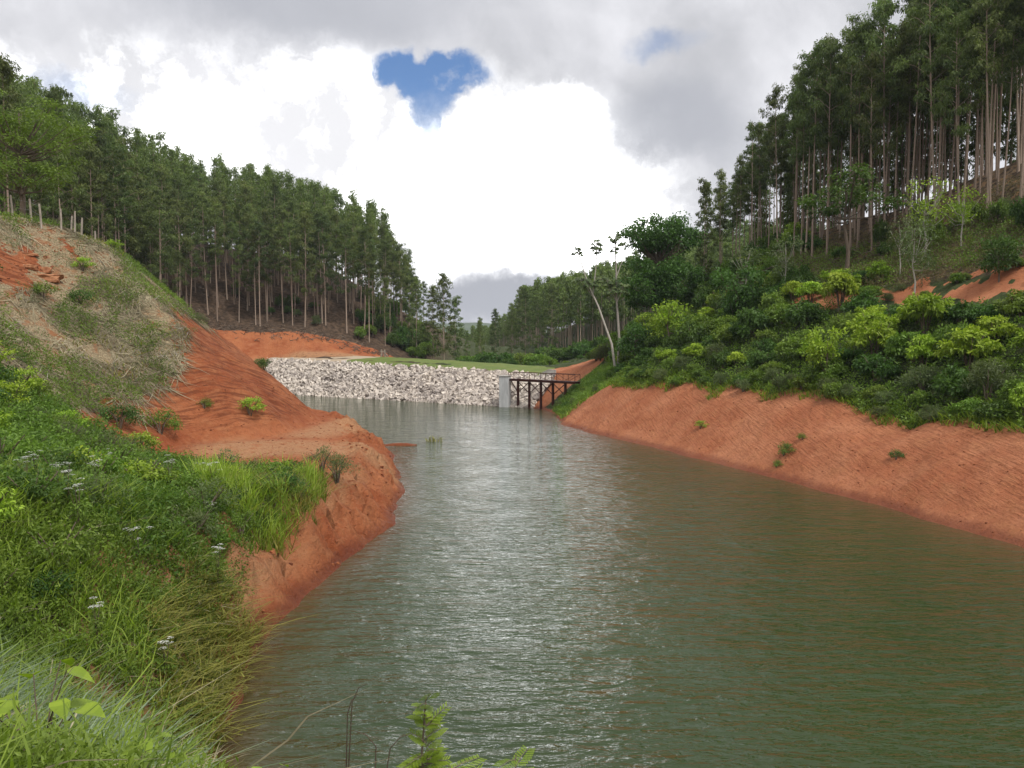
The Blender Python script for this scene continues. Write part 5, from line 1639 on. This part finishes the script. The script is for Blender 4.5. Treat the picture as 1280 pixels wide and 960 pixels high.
# crumbled clods of red earth on the terrace, the banks and the cut faces
rngc = np.random.default_rng(123)
def clods(poly, n, cond, lo, hi):
    q = samp(poly, cond)(n, rngc)
    z = terrain(q[:, 0], q[:, 1])
    sh = stone_shapes(16, rngc)[rngc.integers(0, 16, len(q))]
    sz = lo + (hi - lo) * rngc.random(len(q)) ** 3
    a = rngc.random(len(q)) * 6.28
    ca, sa = np.cos(a)[:, None], np.sin(a)[:, None]
    vx = sh[..., 0] * ca - sh[..., 1] * sa; vy = sh[..., 0] * sa + sh[..., 1] * ca
    v = np.stack([vx, vy, sh[..., 2]], -1) * sz[:, None, None] + np.stack([q[:, 0], q[:, 1], z - 0.12 * sz], -1)[:, None]
    return v.reshape(-1, 3), (cf[None] + 8 * np.arange(len(q))[:, None, None]).reshape(-1, 4), np.repeat(rngc.random(len(q)), 6)
LB = [(-5.5, 20), (-5.0, 40), (-6, 50), (-9, 68), (-18, 72), (-22, 56), (-22, 46), (-12, 34), (-9, 22)]
RB = [(26, 30), (30, 38), (14, 96), (5, 97), (6, 86), (20, 40)]
c1 = clods(LB, 2200, lambda q: lake_fields(q[:, 0], q[:, 1])[0] > 0.1, 0.03, 0.17)
c2 = clods(RB, 1300, lambda q: (lake_fields(q[:, 0], q[:, 1])[0] > 0.1) & (lake_fields(q[:, 0], q[:, 1])[0] < 7.2), 0.03, 0.14)
c3 = clods([(-38, 50), (-32, 50), (-32, 64), (-38, 64)], 700, None, 0.05, 0.25)
v, f, t = join_quads([c1, c2, c3])
structure('soil_clods', new_mesh('soil_clods', v, f, 4, [tone_mat('red_earth_clod', (0.15, 0.045, 0.02), (0.44, 0.16, 0.07))], False, {'tone': ('FACE', 'FLOAT', t)}), 'stuff')

# low distant ridge that closes the valley
hx = np.linspace(-1, 1, 60); hy = np.linspace(-1, 1, 30)
HX, HY = np.meshgrid(hx, hy)
HZ = 62 * np.clip(1 - HX ** 2, 0, 1) ** 0.8 * np.clip(1 - HY ** 2, 0, 1) * (1 + 0.5 * fbm(HX * 3 + 5, HY * 3, 4, 5)) - 12
hm = new_mesh('far_ridge', np.stack([HX * 900 - 330, HY * 420 + 2200, HZ + 8], -1).reshape(-1, 3), grid_faces(30, 60), 4,
              [plain_mat('distant_forest', (0.035, 0.06, 0.022), (0.07, 0.10, 0.035), 0.02, 0.95, 0.3)], True)
structure('hills', hm)

# ------------------------------------------------------------------ labels: things that share a wording get told apart by their order in the view
ORD = ['first', 'second', 'third', 'fourth', 'fifth', 'sixth', 'seventh', 'eighth', 'ninth', 'tenth', 'eleventh', 'twelfth', 'thirteenth', 'fourteenth', 'fifteenth', 'sixteenth', 'seventeenth', 'eighteenth', 'nineteenth']
TENS = ['', '', 'twentieth', 'thirtieth', 'fortieth', 'fiftieth', 'sixtieth']
TENP = ['', '', 'twenty', 'thirty', 'forty', 'fifty', 'sixty']


def ordinal(n):
    if n <= 19: return ORD[n - 1]
    t, u = divmod(n, 10)
    return TENS[t] if u == 0 else TENP[t] + '-' + ORD[u - 1]


groups = {}
for o, share in LABELLED:
    if share: continue
    groups.setdefault(o['label'], []).append(o)
for lab, os_ in groups.items():
    if len(os_) < 2: continue
    os_.sort(key=lambda o: px_of(*o.location)[0])
    for i, o in enumerate(os_):
        o['label'] = '%s, %s from the left' % (lab, ordinal(i + 1) if i else 'leftmost')
        if i == 0: o['label'] = lab + ', leftmost'
        elif i == len(os_) - 1: o['label'] = lab + ', rightmost'
print('TRIS', sum(len(m.loops) - 2 * len(m.polygons) for m in bpy.data.meshes))

# ------------------------------------------------------------------ the humid air of the valley
m, N = new_mat('humid_air')
pv = N.n('ShaderNodeVolumePrincipled')
pv.inputs['Color'].default_value = (0.86, 0.91, 1.0, 1)
pv.inputs['Density'].default_value = 0.00013
out = N.n('ShaderNodeOutputMaterial')
m.node_tree.links.new(pv.outputs[0], out.inputs['Volume'])
z_lo = float(Z.min()) - 1.0; z_hi = max(float(Z.max()) + 3.0, 95.0)
print('HAZE', z_lo, z_hi)
v, f, t = box((0, 900, (z_lo + z_hi) / 2), (5260, 4860, z_hi - z_lo))
hz = link('haze', new_mesh('haze', v, f, 4, [m]))
hz['kind'] = 'stuff'
